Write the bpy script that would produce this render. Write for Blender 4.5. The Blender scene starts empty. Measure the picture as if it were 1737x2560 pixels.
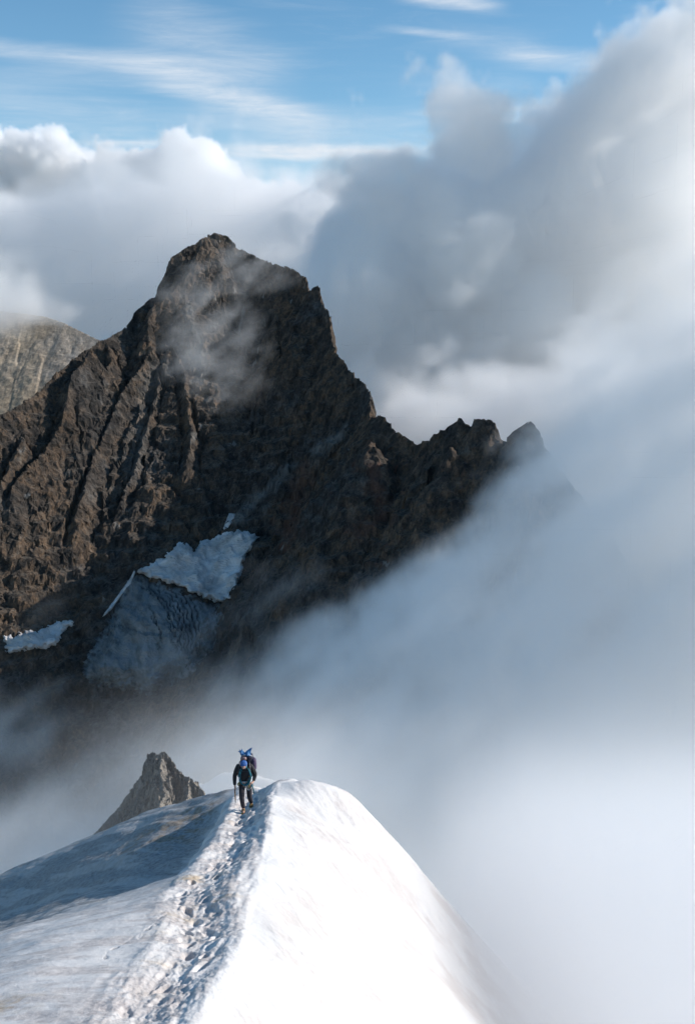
import bpy, math, random, time
import numpy as np
from mathutils import Vector
T0 = time.time()
R = math.radians
sc = bpy.context.scene

# ------------------------------------------------------------------ camera, sky, sun, exposure
PITCH, LENS = 10.6, 40.0
cam_d = bpy.data.cameras.new('camera'); cam = bpy.data.objects.new('camera', cam_d)
sc.collection.objects.link(cam); sc.camera = cam
cam_d.sensor_fit = 'VERTICAL'; cam_d.sensor_height = 36.0; cam_d.lens = LENS
cam_d.clip_start = 0.1; cam_d.clip_end = 60000
cam.rotation_euler = (R(90 - PITCH), 0, 0)
SUN_EL, SUN_AZ = 28.0, 83.0            # azimuth clockwise from +Y
SD = Vector((math.cos(R(SUN_EL)) * math.sin(R(SUN_AZ)), math.cos(R(SUN_EL)) * math.cos(R(SUN_AZ)), math.sin(R(SUN_EL))))
world = bpy.data.worlds.new('World'); sc.world = world; world.use_nodes = True
def build_world():
    nt = world.node_tree; N = nt.nodes; L = nt.links
    bg = N['Background']
    sky = N.new('ShaderNodeTexSky'); sky.sky_type = 'NISHITA'; sky.sun_disc = False
    sky.sun_elevation = R(SUN_EL); sky.sun_rotation = R(SUN_AZ); sky.altitude = 2000
    sky.air_density = 1.0; sky.dust_density = 0.1; sky.ozone_density = 2.0
    bg.inputs['Strength'].default_value = 0.14
    # high thin cirrus, part of the sky itself
    tc = N.new('ShaderNodeTexCoord')
    def mp(rot, scale, loc=(0, 0, 0)):
        m = N.new('ShaderNodeMapping'); m.inputs['Rotation'].default_value = rot
        m.inputs['Scale'].default_value = scale; m.inputs['Location'].default_value = loc
        L.new(tc.outputs['Generated'], m.inputs['Vector']); return m.outputs[0]
    def noise(vec, s, det, rough=.6, dist=0.0):
        n = N.new('ShaderNodeTexNoise'); n.inputs['Scale'].default_value = s; n.inputs['Detail'].default_value = det
        n.inputs['Roughness'].default_value = rough; n.inputs['Distortion'].default_value = dist
        L.new(vec, n.inputs['Vector']); return n.outputs['Fac']
    def mr(v, a, b, c=0., d=1.):
        n = N.new('ShaderNodeMapRange'); n.interpolation_type = 'SMOOTHSTEP'; n.inputs[1].default_value = a; n.inputs[2].default_value = b
        n.inputs[3].default_value = c; n.inputs[4].default_value = d; L.new(v, n.inputs[0]); return n.outputs[0]
    def mth(op, a, b=None, clamp=False):
        n = N.new('ShaderNodeMath'); n.operation = op; n.use_clamp = clamp
        for k, q in enumerate((a, b)):
            if q is None: continue
            if isinstance(q, (int, float)): n.inputs[k].default_value = q
            else: L.new(q, n.inputs[k])
        return n.outputs[0]
    sep = N.new('ShaderNodeSeparateXYZ'); L.new(tc.outputs['Generated'], sep.inputs[0])
    az = mth('DIVIDE', sep.outputs[0], sep.outputs[1]); el = mth('DIVIDE', sep.outputs[2], sep.outputs[1])
    fib = noise(mp((0, R(3), 0), (9, 9, 62)), 1.0, 8, .68, 1.4)
    fib2 = noise(mp((0, R(14), 0), (3, 3, 34), (3, 1, 2)), 1.0, 6, .6, .8)
    big = noise(mp((0, 0, 0), (4, 4, 9), (.3, .7, .2)), 1.0, 3)
    fine_ = noise(mp((0, R(-8), 0), (14, 14, 150), (1, 2, 3)), 1.0, 6, .65, .5)
    fib = mth('ADD', mth('MULTIPLY', fib, .6), mth('MULTIPLY', fine_, .4))
    def streak(a0, e0, a1, e1, w, amp, f=fib):          # a soft band between two directions of the sky
        dx, dy = a1 - a0, e1 - e0; ln = math.hypot(dx, dy); dx /= ln; dy /= ln
        s = mth('ADD', mth('MULTIPLY', mth('SUBTRACT', az, a0), dx), mth('MULTIPLY', mth('SUBTRACT', el, e0), dy))
        n_ = mth('SUBTRACT', mth('MULTIPLY', mth('SUBTRACT', el, e0), dx), mth('MULTIPLY', mth('SUBTRACT', az, a0), dy))
        wob = mth('MULTIPLY', mth('SUBTRACT', fib2, .5), w * 1.6)
        n_ = mth('ADD', n_, wob)
        m1 = mr(s, -.04, ln * .3, 0, 1); m2 = mr(s, ln * .75, ln + .03, 1, 0)
        m3 = mr(mth('ABSOLUTE', n_), 0, w, 1, 0)
        return mth('MULTIPLY', mth('MULTIPLY', mth('MULTIPLY', m1, m2), m3), mth('MULTIPLY', mr(f, .25, .75, .35, 1.1), amp))
    def ang(u, v):
        a, b = (u - 868.5) / 2844.4, (1280 - v) / 2844.4
        dy = math.cos(R(PITCH)) + b * math.sin(R(PITCH)); return a / dy, (-math.sin(R(PITCH)) + b * math.cos(R(PITCH))) / dy
    specs = [(-120, 100, 620, 190, .012, .55), (380, 200, 800, 300, .016, .6), (350, 60, 700, 230, .05, .35), (560, 377, 1075, 377, .009, .8),
             (240, 358, 400, 360, .004, .5), (1090, 286, 1400, 304, .007, .55), (1250, 270, 1420, 262, .008, .45), (1280, 135, 1560, 160, .014, .55),
             (1070, 0, 1200, 14, .009, .9), (1030, 76, 1110, 84, .005, .4), (1130, 85, 1330, 115, .018, .22), (1060, 215, 1300, 235, .03, .15),
             (-100, 250, 420, 330, .03, .28), (480, 300, 760, 330, .02, .4), (-60, 190, 420, 180, .02, .22), (700, 330, 1100, 340, .03, .3), (300, 390, 900, 395, .02, .35)]
    tot = None
    for u0, v0, u1, v1, w, amp in specs:
        s = streak(*ang(u0, v0), *ang(u1, v1), w, amp)
        tot = s if tot is None else mth('ADD', tot, s)
    veil = mth('MULTIPLY', mr(fib, .45, .8, 0, .14), mr(big, .35, .7, 0, 1))
    tot = mth('ADD', tot, veil)
    fade = mr(el, -.02, .06, 0, 1)
    tot = mth('MULTIPLY', mth('MINIMUM', tot, .93), fade)
    mix = N.new('ShaderNodeMixRGB'); L.new(tot, mix.inputs[0]); 
    hs = N.new('ShaderNodeHueSaturation'); hs.inputs['Saturation'].default_value = 1.15; hs.inputs['Hue'].default_value = .488; L.new(sky.outputs[0], hs.inputs['Color'])
    L.new(hs.outputs[0], mix.inputs[1]); mix.inputs[2].default_value = (5.6, 6.0, 6.5, 1)
    L.new(mix.outputs[0], bg.inputs['Color'])
build_world()
sun_d = bpy.data.lights.new('sun', 'SUN'); sun_d.energy = 4.9; sun_d.angle = R(.5); sun_d.color = (1.0, .93, .85)
sun = bpy.data.objects.new('sun', sun_d); sc.collection.objects.link(sun)
sun.rotation_euler = SD.to_track_quat('Z', 'Y').to_euler()
sc.view_settings.view_transform = 'Standard'; sc.view_settings.look = 'None'
sc.view_settings.exposure = 0.03; sc.view_settings.gamma = 1
cy = sc.cycles
cy.max_bounces = 20; cy.diffuse_bounces = 2; cy.volume_bounces = 18; cy.transparent_max_bounces = 8
cy.volume_step_rate = 2.0; cy.volume_max_steps = 384
cy.use_adaptive_sampling = True; cy.adaptive_threshold = .03
cy.use_denoising = True; cy.caustics_reflective = False; cy.caustics_refractive = False

# ------------------------------------------------------------------ pixels to world, noise
F = LENS / 36.0 * 2560; CP, SP = math.cos(R(PITCH)), math.sin(R(PITCH))
def P(u, v, y):
    a, b = (u - 868.5) / F, (1280 - v) / F
    dy = CP + b * SP; t = y / dy
    return np.array((a * t, y, (-SP + b * CP) * t), dtype=np.float64)
def uv(x, y, z):
    w = y * CP - z * SP; b = (y * SP + z * CP) / w
    return 868.5 + F * x / w, 1280 - F * b
def slope(v):
    b = (1280 - v) / F; return (-SP + b * CP) / (CP + b * SP)

_rs = np.random.RandomState(7)
_perm = _rs.permutation(256).astype(np.int32); _perm = np.concatenate([_perm, _perm, _perm])
_g = _rs.normal(size=(256, 3)); _g /= np.linalg.norm(_g, axis=1)[:, None]; _g = _g.astype(np.float32)
GX, GY, GZ = [np.ascontiguousarray(_g[:, i]) for i in range(3)]
def perlin(x, y, z, seed=0):
    x = np.asarray(x, np.float32) + np.float32(seed * 17.31); y = np.asarray(y, np.float32) + np.float32(seed * 5.77); z = np.asarray(z, np.float32) + np.float32(seed * 9.13)
    x, y, z = np.broadcast_arrays(x, y, z)
    xi, yi, zi = np.floor(x), np.floor(y), np.floor(z)
    fx, fy, fz = x - xi, y - yi, z - zi
    xi = xi.astype(np.int32) & 255; yi = yi.astype(np.int32) & 255; zi = zi.astype(np.int32) & 255
    sx, sy, sz = [f * f * f * (f * (f * 6 - 15) + 10) for f in (fx, fy, fz)]
    def gr(i, j, k):
        h = _perm[_perm[_perm[xi + i] + yi + j] + zi + k]
        return GX[h] * (fx - i) + GY[h] * (fy - j) + GZ[h] * (fz - k)
    def mixx(j, k):
        a = gr(0, j, k); return a + sx * (gr(1, j, k) - a)
    def mixy(k):
        a = mixx(0, k); return a + sy * (mixx(1, k) - a)
    a = mixy(0); return (a + sz * (mixy(1) - a)) * 1.5
def fbm(x, y, z, octv=4, gain=.5, lac=2.03, seed=0):
    s = 0; a = 1; f = 1
    for o in range(octv):
        s = s + a * perlin(x * f, y * f, z * f, seed + o * 3); a *= gain; f *= lac
    return s
def ridged(x, y, z, octv=4, gain=.5, lac=2.1, seed=0):      # sharp crests up, about -1..1
    s = 0; a = 1; f = 1; w = 1
    for o in range(octv):
        n = 1 - 2.2 * np.abs(perlin(x * f, y * f, z * f, seed + o * 3))
        s = s + a * n * w; w = np.clip(n * .8 + .4, .1, 1); a *= gain; f *= lac
    return s * .6
def billow(x, y, z, octv=4, gain=.5, lac=2.1, seed=0):      # round puffs outwards
    s = 0; a = 1; f = 1
    for o in range(octv):
        s = s + a * (2.4 * np.abs(perlin(x * f, y * f, z * f, seed + o * 3)) - .55); a *= gain; f *= lac
    return s
def sstep(a, b, x):
    t = np.clip((x - a) / (b - a), 0, 1); return t * t * (3 - 2 * t)

# ------------------------------------------------------------------ helpers for objects
def tag(o, label=None, cat=None, kind=None, group=None):
    if label: o['label'] = label
    if cat: o['category'] = cat
    if kind: o['kind'] = kind
    if group: o['group'] = group
    return o
def mesh_np(name, V, Fq, mat, attrs=None, smooth=True, parent=None):
    me = bpy.data.meshes.new(name); V = np.asarray(V, np.float32); Fq = np.asarray(Fq, np.int32)
    me.vertices.add(len(V)); me.vertices.foreach_set('co', V.ravel())
    k = Fq.shape[1]; me.loops.add(Fq.size); me.loops.foreach_set('vertex_index', Fq.ravel())
    me.polygons.add(len(Fq)); me.polygons.foreach_set('loop_start', np.arange(0, Fq.size, k, dtype=np.int32))
    me.polygons.foreach_set('use_smooth', np.full(len(Fq), smooth))
    me.update(calc_edges=True)
    for n, v in (attrs or {}).items():
        a = me.attributes.new(n, 'FLOAT', 'POINT'); a.data.foreach_set('value', np.asarray(v, np.float32).ravel())
    if mat: me.materials.append(mat)
    o = bpy.data.objects.new(name, me); sc.collection.objects.link(o)
    if parent: o.parent = parent
    return o
def grid_faces(ni, nj, mask=None):
    i, j = np.meshgrid(np.arange(ni - 1), np.arange(nj - 1), indexing='ij')
    a = (i * nj + j).ravel(); f = np.stack([a, a + nj, a + nj + 1, a + 1], 1)
    return f if mask is None else f[mask.ravel()]

def new_mat(name):
    m = bpy.data.materials.new(name); m.use_nodes = True; return m, m.node_tree, m.node_tree.nodes['Principled BSDF']
class NB:
    def __init__(s, nt): s.nt, s.N, s.L = nt, nt.nodes, nt.links
    def pos(s):
        g = s.N.new('ShaderNodeNewGeometry'); return g
    def noise(s, vec, sc_, det=6, rough=.6, dist=0):
        n = s.N.new('ShaderNodeTexNoise'); n.inputs['Scale'].default_value = sc_; n.inputs['Detail'].default_value = det
        n.inputs['Roughness'].default_value = rough; n.inputs['Distortion'].default_value = dist; s.L.new(vec, n.inputs['Vector']); return n.outputs['Fac']
    def vor(s, vec, sc_, feat='F1', out='Distance'):
        n = s.N.new('ShaderNodeTexVoronoi'); n.feature = feat; n.inputs['Scale'].default_value = sc_; s.L.new(vec, n.inputs['Vector']); return n.outputs[out]
    def map(s, vec, scale=(1, 1, 1), rot=(0, 0, 0)):
        m = s.N.new('ShaderNodeMapping'); m.inputs['Scale'].default_value = scale; m.inputs['Rotation'].default_value = rot; s.L.new(vec, m.inputs['Vector']); return m.outputs[0]
    def ramp(s, v, stops):
        r = s.N.new('ShaderNodeValToRGB'); e = r.color_ramp.elements
        while len(e) < len(stops): e.new(.5)
        for q, (p, c) in zip(e, stops): q.position = p; q.color = (*c, 1)
        s.L.new(v, r.inputs[0]); return r.outputs[0]
    def mr(s, v, a, b, c=0., d=1.):
        n = s.N.new('ShaderNodeMapRange'); n.inputs[1].default_value = a; n.inputs[2].default_value = b
        n.inputs[3].default_value = c; n.inputs[4].default_value = d; s.L.new(v, n.inputs[0]); return n.outputs[0]
    def mix(s, f, a, b, mode='MIX'):
        n = s.N.new('ShaderNodeMixRGB'); n.blend_type = mode
        for k, q in enumerate((f, a, b)):
            if isinstance(q, (int, float)): n.inputs[k].default_value = q
            elif isinstance(q, tuple): n.inputs[k].default_value = (*q, 1)
            else: s.L.new(q, n.inputs[k])
        return n.outputs[0]
    def m(s, op, a, b=0.):
        n = s.N.new('ShaderNodeMath'); n.operation = op
        for k, q in enumerate((a, b)):
            if isinstance(q, (int, float)): n.inputs[k].default_value = q
            else: s.L.new(q, n.inputs[k])
        return n.outputs[0]
    def bump(s, h, strength, dist, prev=None):
        b = s.N.new('ShaderNodeBump'); b.inputs['Strength'].default_value = strength; b.inputs['Distance'].default_value = dist
        s.L.new(h, b.inputs['Height'])
        if prev is not None: s.L.new(prev, b.inputs['Normal'])
        return b.outputs[0]
    def attr(s, name):
        a = s.N.new('ShaderNodeAttribute'); a.attribute_name = name; return a.outputs['Fac']

def rock_mat(name, unit, dark, mid, warm, pale, bumpd=1.0, scree=.3):
    m, nt, bs = new_mat(name); b = NB(nt)
    g = b.pos(); p = g.outputs['Position']
    big = b.noise(p, 1 / (60 * unit), 5, .6, .4); med = b.noise(b.map(p, (1, 1, .45)), 1 / (11 * unit), 8, .68, .3)
    fine = b.noise(p, 1 / (2.2 * unit), 6, .7)
    col = b.ramp(med, [(.28, dark), (.45, mid), (.58, warm), (.74, pale)])
    col2 = b.ramp(med, [(.3, dark), (.5, tuple(.5 * (c + sum(mid) / 3) for c in mid)), (.7, tuple(.85 * (.3 * c + .7 * sum(pale) / 3) for c in pale))])
    col = b.mix(b.mr(big, .36, .54), col2, col)
    col = b.mix(1.0, col, b.ramp(fine, [(.25, (.45, .45, .46)), (.5, (.95, .95, .95)), (.75, (1.55, 1.5, 1.42))]), 'MULTIPLY')
    sep = nt.nodes.new('ShaderNodeSeparateXYZ'); nt.links.new(g.outputs['Normal'], sep.inputs[0])
    flat = b.mr(sep.outputs[2], .72, .9, 0, scree)
    col = b.mix(flat, col, tuple(c * 1.05 for c in pale))
    if name == 'mountain_rock':
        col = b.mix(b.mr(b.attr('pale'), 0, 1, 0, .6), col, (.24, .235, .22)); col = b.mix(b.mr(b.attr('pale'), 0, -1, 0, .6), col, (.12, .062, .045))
    nt.links.new(col, bs.inputs['Base Color']); bs.inputs['Roughness'].default_value = .92
    bs.inputs['Specular IOR Level'].default_value = .2
    n = b.bump(b.vor(b.map(p, (1, 1, .5)), 1 / (5 * unit)), .8, 1.6 * unit * bumpd)
    n = b.bump(med, .9, 3.5 * unit * bumpd, n)
    n = b.bump(fine, .9, 1.1 * unit * bumpd, n)
    nt.links.new(n, bs.inputs['Normal'])
    return m
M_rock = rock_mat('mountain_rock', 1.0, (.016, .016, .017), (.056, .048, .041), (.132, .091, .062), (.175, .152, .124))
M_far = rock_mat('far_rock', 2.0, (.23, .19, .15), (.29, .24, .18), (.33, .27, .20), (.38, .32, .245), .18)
M_pin = rock_mat('pinnacle_rock', .07, (.07, .066, .062), (.17, .155, .137), (.27, .235, .195), (.38, .355, .31), 1.0)

# ------------------------------------------------------------------ mountains: envelope of falling flanks below measured crest lines
def tents(X, Y, ridges):
    """ridges: list of (pts Nx3, k_steep, k_low, fall). Height, crest height above point, arc position, distance"""
    Z = np.full(X.shape, -1e9, np.float32); H = np.zeros_like(Z); S = np.zeros_like(Z); Dd = np.zeros_like(Z)
    for ri, (pts, k1, k2, cap, *outer) in enumerate(ridges):
        acc = ri * 333.0; far = False
        if outer:                                # which side of the whole crest line a point is on
            best = np.full(X.shape, 1e18, np.float32); far = np.zeros(X.shape, bool)
            for (a, c) in zip(pts[:-1], pts[1:]):
                dx, dy = c[0] - a[0], c[1] - a[1]; l2 = dx * dx + dy * dy + 1e-9
                t = np.clip(((X - a[0]) * dx + (Y - a[1]) * dy) / l2, 0, 1)
                d = (X - a[0] - t * dx) ** 2 + (Y - a[1] - t * dy) ** 2; w = d < best
                best[w] = d[w]; far[w] = ((((X - a[0]) * dy - (Y - a[1]) * dx) * outer[0]) > 0)[w]
        for (a, c) in zip(pts[:-1], pts[1:]):
            dx, dy = c[0] - a[0], c[1] - a[1]; l2 = dx * dx + dy * dy + 1e-9
            t = np.clip(((X - a[0]) * dx + (Y - a[1]) * dy) / l2, 0, 1)
            d = np.hypot(X - a[0] - t * dx, Y - a[1] - t * dy)
            zr = a[2] + t * (c[2] - a[2])
            drop = np.where(d < cap, k1 * d - (k1 - k2) * d * d / (2 * cap), k2 * d + (k1 - k2) * cap / 2)
            drop = np.where(far, k1 * d * (outer[1] if outer else 1), drop)     # the far side of a crest is a cliff
            if ri == 0 and outer and outer[1] == 1.7: drop = drop + .7 * np.maximum(0, X + 130)
            z = zr - drop; w = z > Z
            Z[w] = z[w]; H[w] = drop[w]; S[w] = (acc + t * math.sqrt(l2))[w]; Dd[w] = d[w]
            acc += math.sqrt(l2)
    return Z, H, S, Dd
def PL(lst): return [P(*q) for q in lst]

left_ridge = PL([(543, 588, 1300), (520, 592, 1298), (500, 602, 1294), (455, 628, 1285), (430, 645, 1280), (416, 680, 1272), (412, 698, 1268), (395, 730, 1256), (385, 745, 1250),
    (345, 775, 1232), (337, 792, 1226), (320, 820, 1212), (285, 840, 1195), (250, 858, 1180), (205, 885, 1160), (150, 930, 1132), (90, 990, 1100), (40, 1022, 1080), (0, 1045, 1065), (-90, 1105, 1030), (-330, 1260, 950), (-700, 1500, 900)])
def depth_remap(lst, a0, a1, b0, b1):
    return [(u, v, b0 + (d - a0) * (b1 - b0) / (a1 - a0)) for u, v, d in lst]
right_px = [(543, 588, 1300), (570, 598, 1300), (600, 625, 1295), (640, 645, 1290), (700, 668, 1280), (740, 680, 1270), (765, 697, 1262), (772, 730, 1255), (783, 733, 1252), (788, 720, 1250), (800, 722, 1248), (803, 745, 1245),
    (812, 772, 1238), (826, 800, 1230), (832, 850, 1220), (840, 885, 1208), (856, 905, 1200), (874, 930, 1192), (893, 950, 1185), (915, 965, 1178), (927, 985, 1172), (928, 1020, 1160), (926, 1046, 1146)]
right_ridge = PL(depth_remap(right_px, 1300, 1146, 1300, 1010))
spur_px = [(926, 1050, 1140), (940, 1044, 1105), (953, 1041, 1090), (970, 1062, 1080), (985, 1078, 1072), (1010, 1098, 1062), (1040, 1114, 1050), (1070, 1106, 1040), (1090, 1092, 1034), (1112, 1080, 1028), (1135, 1062, 1022), (1153, 1052, 1018), (1161, 1053, 1016),
    (1163, 1067, 1015), (1183, 1068, 1010), (1185, 1054, 1009), (1192, 1050, 1007), (1212, 1057, 1002), (1232, 1053, 998), (1240, 1075, 995), (1250, 1102, 992), (1270, 1108, 985), (1285, 1080, 980), (1305, 1067, 974), (1325, 1062, 968), (1345, 1080, 962), (1360, 1120, 955), (1420, 1200, 930), (1600, 1450, 880)]
spur = PL(depth_remap(spur_px, 1140, 880, 1005, 800))
RID = [(left_ridge, 1.55, .82, 120, 1, 1.7), (right_ridge, 1.8, .85, 110, -1, 3.0), (spur, 1.75, .9, 110, -1, 3.0)]
def base_z(x, y, extra=()):
    return tents(np.asarray(x, np.float32), np.asarray(y, np.float32), RID + list(extra))[0]
def onface(us, vs, lift, lo=600, hi=1350, extra=()):
    """where the ray through a pixel first meets the flanks, then pulled forward by lift metres"""
    ys = np.linspace(lo, hi, 420); out = []
    for u, v in zip(us, vs):
        a = (u - 868.5) / F; b = (1280 - v) / F; t = ys / (CP + b * SP)
        z = (-SP + b * CP) * t; zz = base_z(a * t, ys, extra)
        k = np.argmax(zz > z) if (zz > z).any() else len(ys) - 1
        out.append(P(u, v, ys[k] - lift))
    return out
def rib(pts, lift, k1=1.9, k2=1.2, cap=40):
    us, vs = zip(*pts); return (onface(us, vs, lift), k1, k2, cap)
ribs = [
    rib([(520, 595), (490, 640), (462, 700), (420, 745), (386, 765), (366, 820), (381, 880), (345, 930), (309, 980), (270, 1074), (237, 1135), (215, 1215), (190, 1300)], 26),
    rib([(440, 700), (470, 745), (455, 800), (436, 875), (463, 936), (470, 1010), (480, 1080), (470, 1150)], 18),
    rib([(226, 874), (215, 905), (182, 940), (165, 1019), (155, 1065), (110, 1135), (60, 1180), (30, 1230)], 22),
    rib([(381, 880), (400, 960), (380, 1040), (355, 1110), (340, 1180), (300, 1260)], 14),
    rib([(540, 600), (560, 660), (540, 740), (560, 820)], 10),
    rib([(60, 1010), (55, 1100), (20, 1180), (-20, 1260)], 16),
    rib([(270, 860), (280, 900), (262, 960), (240, 1010)], 12),
    rib([(690, 790), (690, 850), (700, 900), (655, 980), (640, 1080)], 8),
    rib([(835, 985), (800, 1030), (770, 1080), (730, 1130), (680, 1200)], 10),
]
ribs += [(onface((925, 890, 850, 800, 745, 690, 645, 610, 585), (1105, 1140, 1190, 1250, 1320, 1400, 1480, 1570, 1680), 25), 1.5, 1.1, 60),
         (onface((1130, 1110, 1080, 1030, 960, 900), (1120, 1170, 1240, 1330, 1430, 1560), 18), 1.5, 1.1, 60)]
def build_mountain():
    x = np.arange(-640, 620, 1.45, dtype=np.float32); y = np.arange(560, 1500, 1.45, dtype=np.float32)
    X, Y = np.meshgrid(x, y, indexing='ij')
    wx = X + 9 * fbm(X / 45, Y / 45, 0 * X, 3, seed=3) * 1.0; wy = Y + 9 * fbm(X / 45, Y / 45, 0 * X + 5, 3, seed=4)
    Z0, H0, S0, D0 = tents(X, Y, RID + ribs)
    Z1, H1, S1, D1 = tents(wx, wy, RID + ribs)
    cliff = sstep(2.2, 3.0, H0 / (D0 + .1)); k = sstep(8, 45, D0) * (1 - cliff); Z = Z0 * (1 - k) + Z1 * k; S, H = S1, np.minimum(H1, D0 * .9 + .5) * (1 - .75 * cliff)
    # gullies and buttresses that run down the fall line
    S = S + 7 * fbm(X / 25, Y / 25, Z / 40, 3, .6, seed=18)
    g = ridged(S / 34, H / 210, 0 * X + 1.7, 3, seed=11) * 9 + ridged(S / 13, H / 90, 0 * X + 4.1, 3, seed=15) * 3.6
    g = g * (.55 + .6 * sstep(-.4, .5, fbm(X / 70, Y / 70, 0 * X + 2, 2, seed=17)))
    Z = Z + g * sstep(1, 50, H) * .75
    crag = ridged(X / 42, Y / 42, Z / 60, 6, .58, seed=21) * 6.5 + fbm(X / 16, Y / 16, Z / 16, 5, .6, seed=31) * 2.6
    Z = Z + crag * (.24 + .76 * sstep(0, 25, H)) + ridged(X / 7, Y / 7, Z / 14, 3, .6, seed=41) * 2.1 + ridged(X / 3.1, Y / 3.1, Z / 5, 2, .6, seed=45) * .7
    # steps and ledges
    st = Z / 11 + .8 * fbm(X / 60, Y / 60, 0 * X, 2, seed=51); fr = st - np.floor(st)
    Z = Z + (sstep(.25, .75, fr) - fr) * 4.6 * sstep(6, 30, H)
    pale = np.zeros_like(Z)
    Uu, Vv = uv(X, Y, Z)
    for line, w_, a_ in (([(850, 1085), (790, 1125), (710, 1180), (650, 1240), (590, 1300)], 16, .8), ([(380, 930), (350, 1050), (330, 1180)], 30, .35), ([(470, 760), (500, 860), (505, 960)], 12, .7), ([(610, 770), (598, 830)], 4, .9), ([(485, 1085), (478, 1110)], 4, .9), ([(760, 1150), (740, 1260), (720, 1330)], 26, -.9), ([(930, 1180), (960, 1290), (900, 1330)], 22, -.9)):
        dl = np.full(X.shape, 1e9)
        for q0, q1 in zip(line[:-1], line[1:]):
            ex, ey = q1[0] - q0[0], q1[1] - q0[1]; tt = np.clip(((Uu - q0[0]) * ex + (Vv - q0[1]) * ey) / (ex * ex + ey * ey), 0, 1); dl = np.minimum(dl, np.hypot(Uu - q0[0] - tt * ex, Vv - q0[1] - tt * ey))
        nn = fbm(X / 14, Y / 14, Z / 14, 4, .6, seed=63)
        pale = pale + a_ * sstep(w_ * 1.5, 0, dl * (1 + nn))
    dx = fbm(X / 8, Y / 8, Z / 8, 3, .6, seed=61) * 2.2; dyy = fbm(X / 8, Y / 8, Z / 8 + 40, 3, .6, seed=67) * 2.2
    Z = np.maximum(Z, -520)
    global MX, MY, MZ
    MX, MY, MZ = x, y, Z
    V = np.stack([X + dx, Y + dyy, Z], -1).reshape(-1, 3)
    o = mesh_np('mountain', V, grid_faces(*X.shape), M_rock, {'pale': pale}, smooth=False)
    tag(o, 'steep pyramid shaped dark rock peak with brown sunlit ribs rising out of the cloud', 'mountain', 'structure')
build_mountain()
def mz(x, y):
    i = np.clip((np.asarray(x) - MX[0]) / 1.45, 0, len(MX) - 1.001); j = np.clip((np.asarray(y) - MY[0]) / 1.45, 0, len(MY) - 1.001)
    a = i.astype(int); b = j.astype(int); s, t = i - a, j - b
    return MZ[a, b] * (1 - s) * (1 - t) + MZ[a + 1, b] * s * (1 - t) + MZ[a, b + 1] * (1 - s) * t + MZ[a + 1, b + 1] * s * t
print('mountain', time.time() - T0)

def build_far():
    r = PL([(-700, 640, 1640), (-300, 735, 1600), (-100, 765, 1570), (0, 776, 1555), (60, 783, 1550), (110, 790, 1545), (160, 806, 1535), (200, 826, 1528), (255, 852, 1520), (330, 900, 1505), (450, 980, 1480), (600, 1100, 1460)])
    x = np.arange(-900, 60, 2.2, dtype=np.float32); y = np.arange(1180, 1720, 2.2, dtype=np.float32)
    X, Y = np.meshgrid(x, y, indexing='ij')
    Z, H, S, D = tents(X, Y, [(r, 1.1, .8, 200)])
    Z = Z + ridged(S / 60, H / 400, 0 * X, 3, seed=71) * 10 * sstep(5, 90, H) + ridged(S / 20, H / 150, 0 * X + 3, 3, seed=77) * 1.6 * sstep(2, 30, H)
    Z = Z + fbm(X / 20, Y / 20, Z / 20, 5, .6, seed=73) * 2.2 * (.15 + .85 * sstep(0, 40, H))
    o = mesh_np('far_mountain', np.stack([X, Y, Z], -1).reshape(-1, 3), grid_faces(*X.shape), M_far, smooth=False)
    tag(o, 'pale tan gullied mountain slope behind the dark peak, its top lost in cloud', 'mountain', 'structure')
build_far()

# ------------------------------------------------------------------ glacier ice and snow patches lying on the mountain
def inpoly(px, py, poly):
    ins = np.zeros(px.shape, bool); n = len(poly)
    for i in range(n):
        x0, y0 = poly[i]; x1, y1 = poly[(i + 1) % n]
        c = ((y0 > py) != (y1 > py)) & (px < (x1 - x0) * (py - y0) / (y1 - y0 + 1e-9) + x0); ins ^= c
    return ins
def pdist(px, py, poly):
    d = np.full(px.shape, 1e9); n = len(poly)
    for i in range(n):
        a = np.array(poly[i]); c = np.array(poly[(i + 1) % n]); e = c - a; l2 = (e ** 2).sum() + 1e-9
        t = np.clip(((px - a[0]) * e[0] + (py - a[1]) * e[1]) / l2, 0, 1)
        d = np.minimum(d, np.hypot(px - a[0] - t * e[0], py - a[1] - t * e[1]))
    return d
def plan(poly):
    out = []
    for u, v in poly:
        ys = np.linspace(600, 1400, 1400); a = (u - 868.5) / F; b = (1280 - v) / F; t = ys / (CP + b * SP)
        hit = mz(a * t, ys) > (-SP + b * CP) * t
        k = np.argmax(hit) if hit.any() else 900
        out.append((a * t[k], ys[k]))
    return out
print('far', time.time() - T0)
M_snowfar, nt, bs = new_mat('old_snow'); b = NB(nt); p = b.pos().outputs['Position']
nt.links.new(b.ramp(b.noise(p, .045, 8, .65, .5), [(.35, (.36, .345, .33)), (.5, (.56, .545, .53)), (.62, (.72, .705, .69))]), bs.inputs['Base Color'])
bs.inputs['Roughness'].default_value = .8; nt.links.new(b.bump(b.noise(p, .12, 6, .6), .6, 4), bs.inputs['Normal'])
M_ice, nt, bs = new_mat('glacier_ice'); b = NB(nt); p = b.pos().outputs['Position']
fl = b.noise(b.map(p, (1, .35, .6), (0, 0, R(25))), .05, 8, .65, .8)
cI = b.ramp(fl, [(.3, (.08, .087, .088)), (.48, (.155, .17, .174)), (.6, (.23, .245, .248)), (.75, (.34, .345, .345))])
cI = b.mix(b.mr(b.attr('band'), -.1, .7, 0, .4), cI, (.24, .26, .275)); cI = b.mix(b.mr(b.attr('band'), -.1, -.7, 0, .4), cI, (.03, .04, .048))
cI = b.mix(b.attr('cre'), cI, (.012, .018, .022)); cI = b.mix(b.m('MULTIPLY', b.attr('rim'), .92), cI, (.038, .034, .031)); nt.links.new(cI, bs.inputs['Base Color'])
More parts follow.
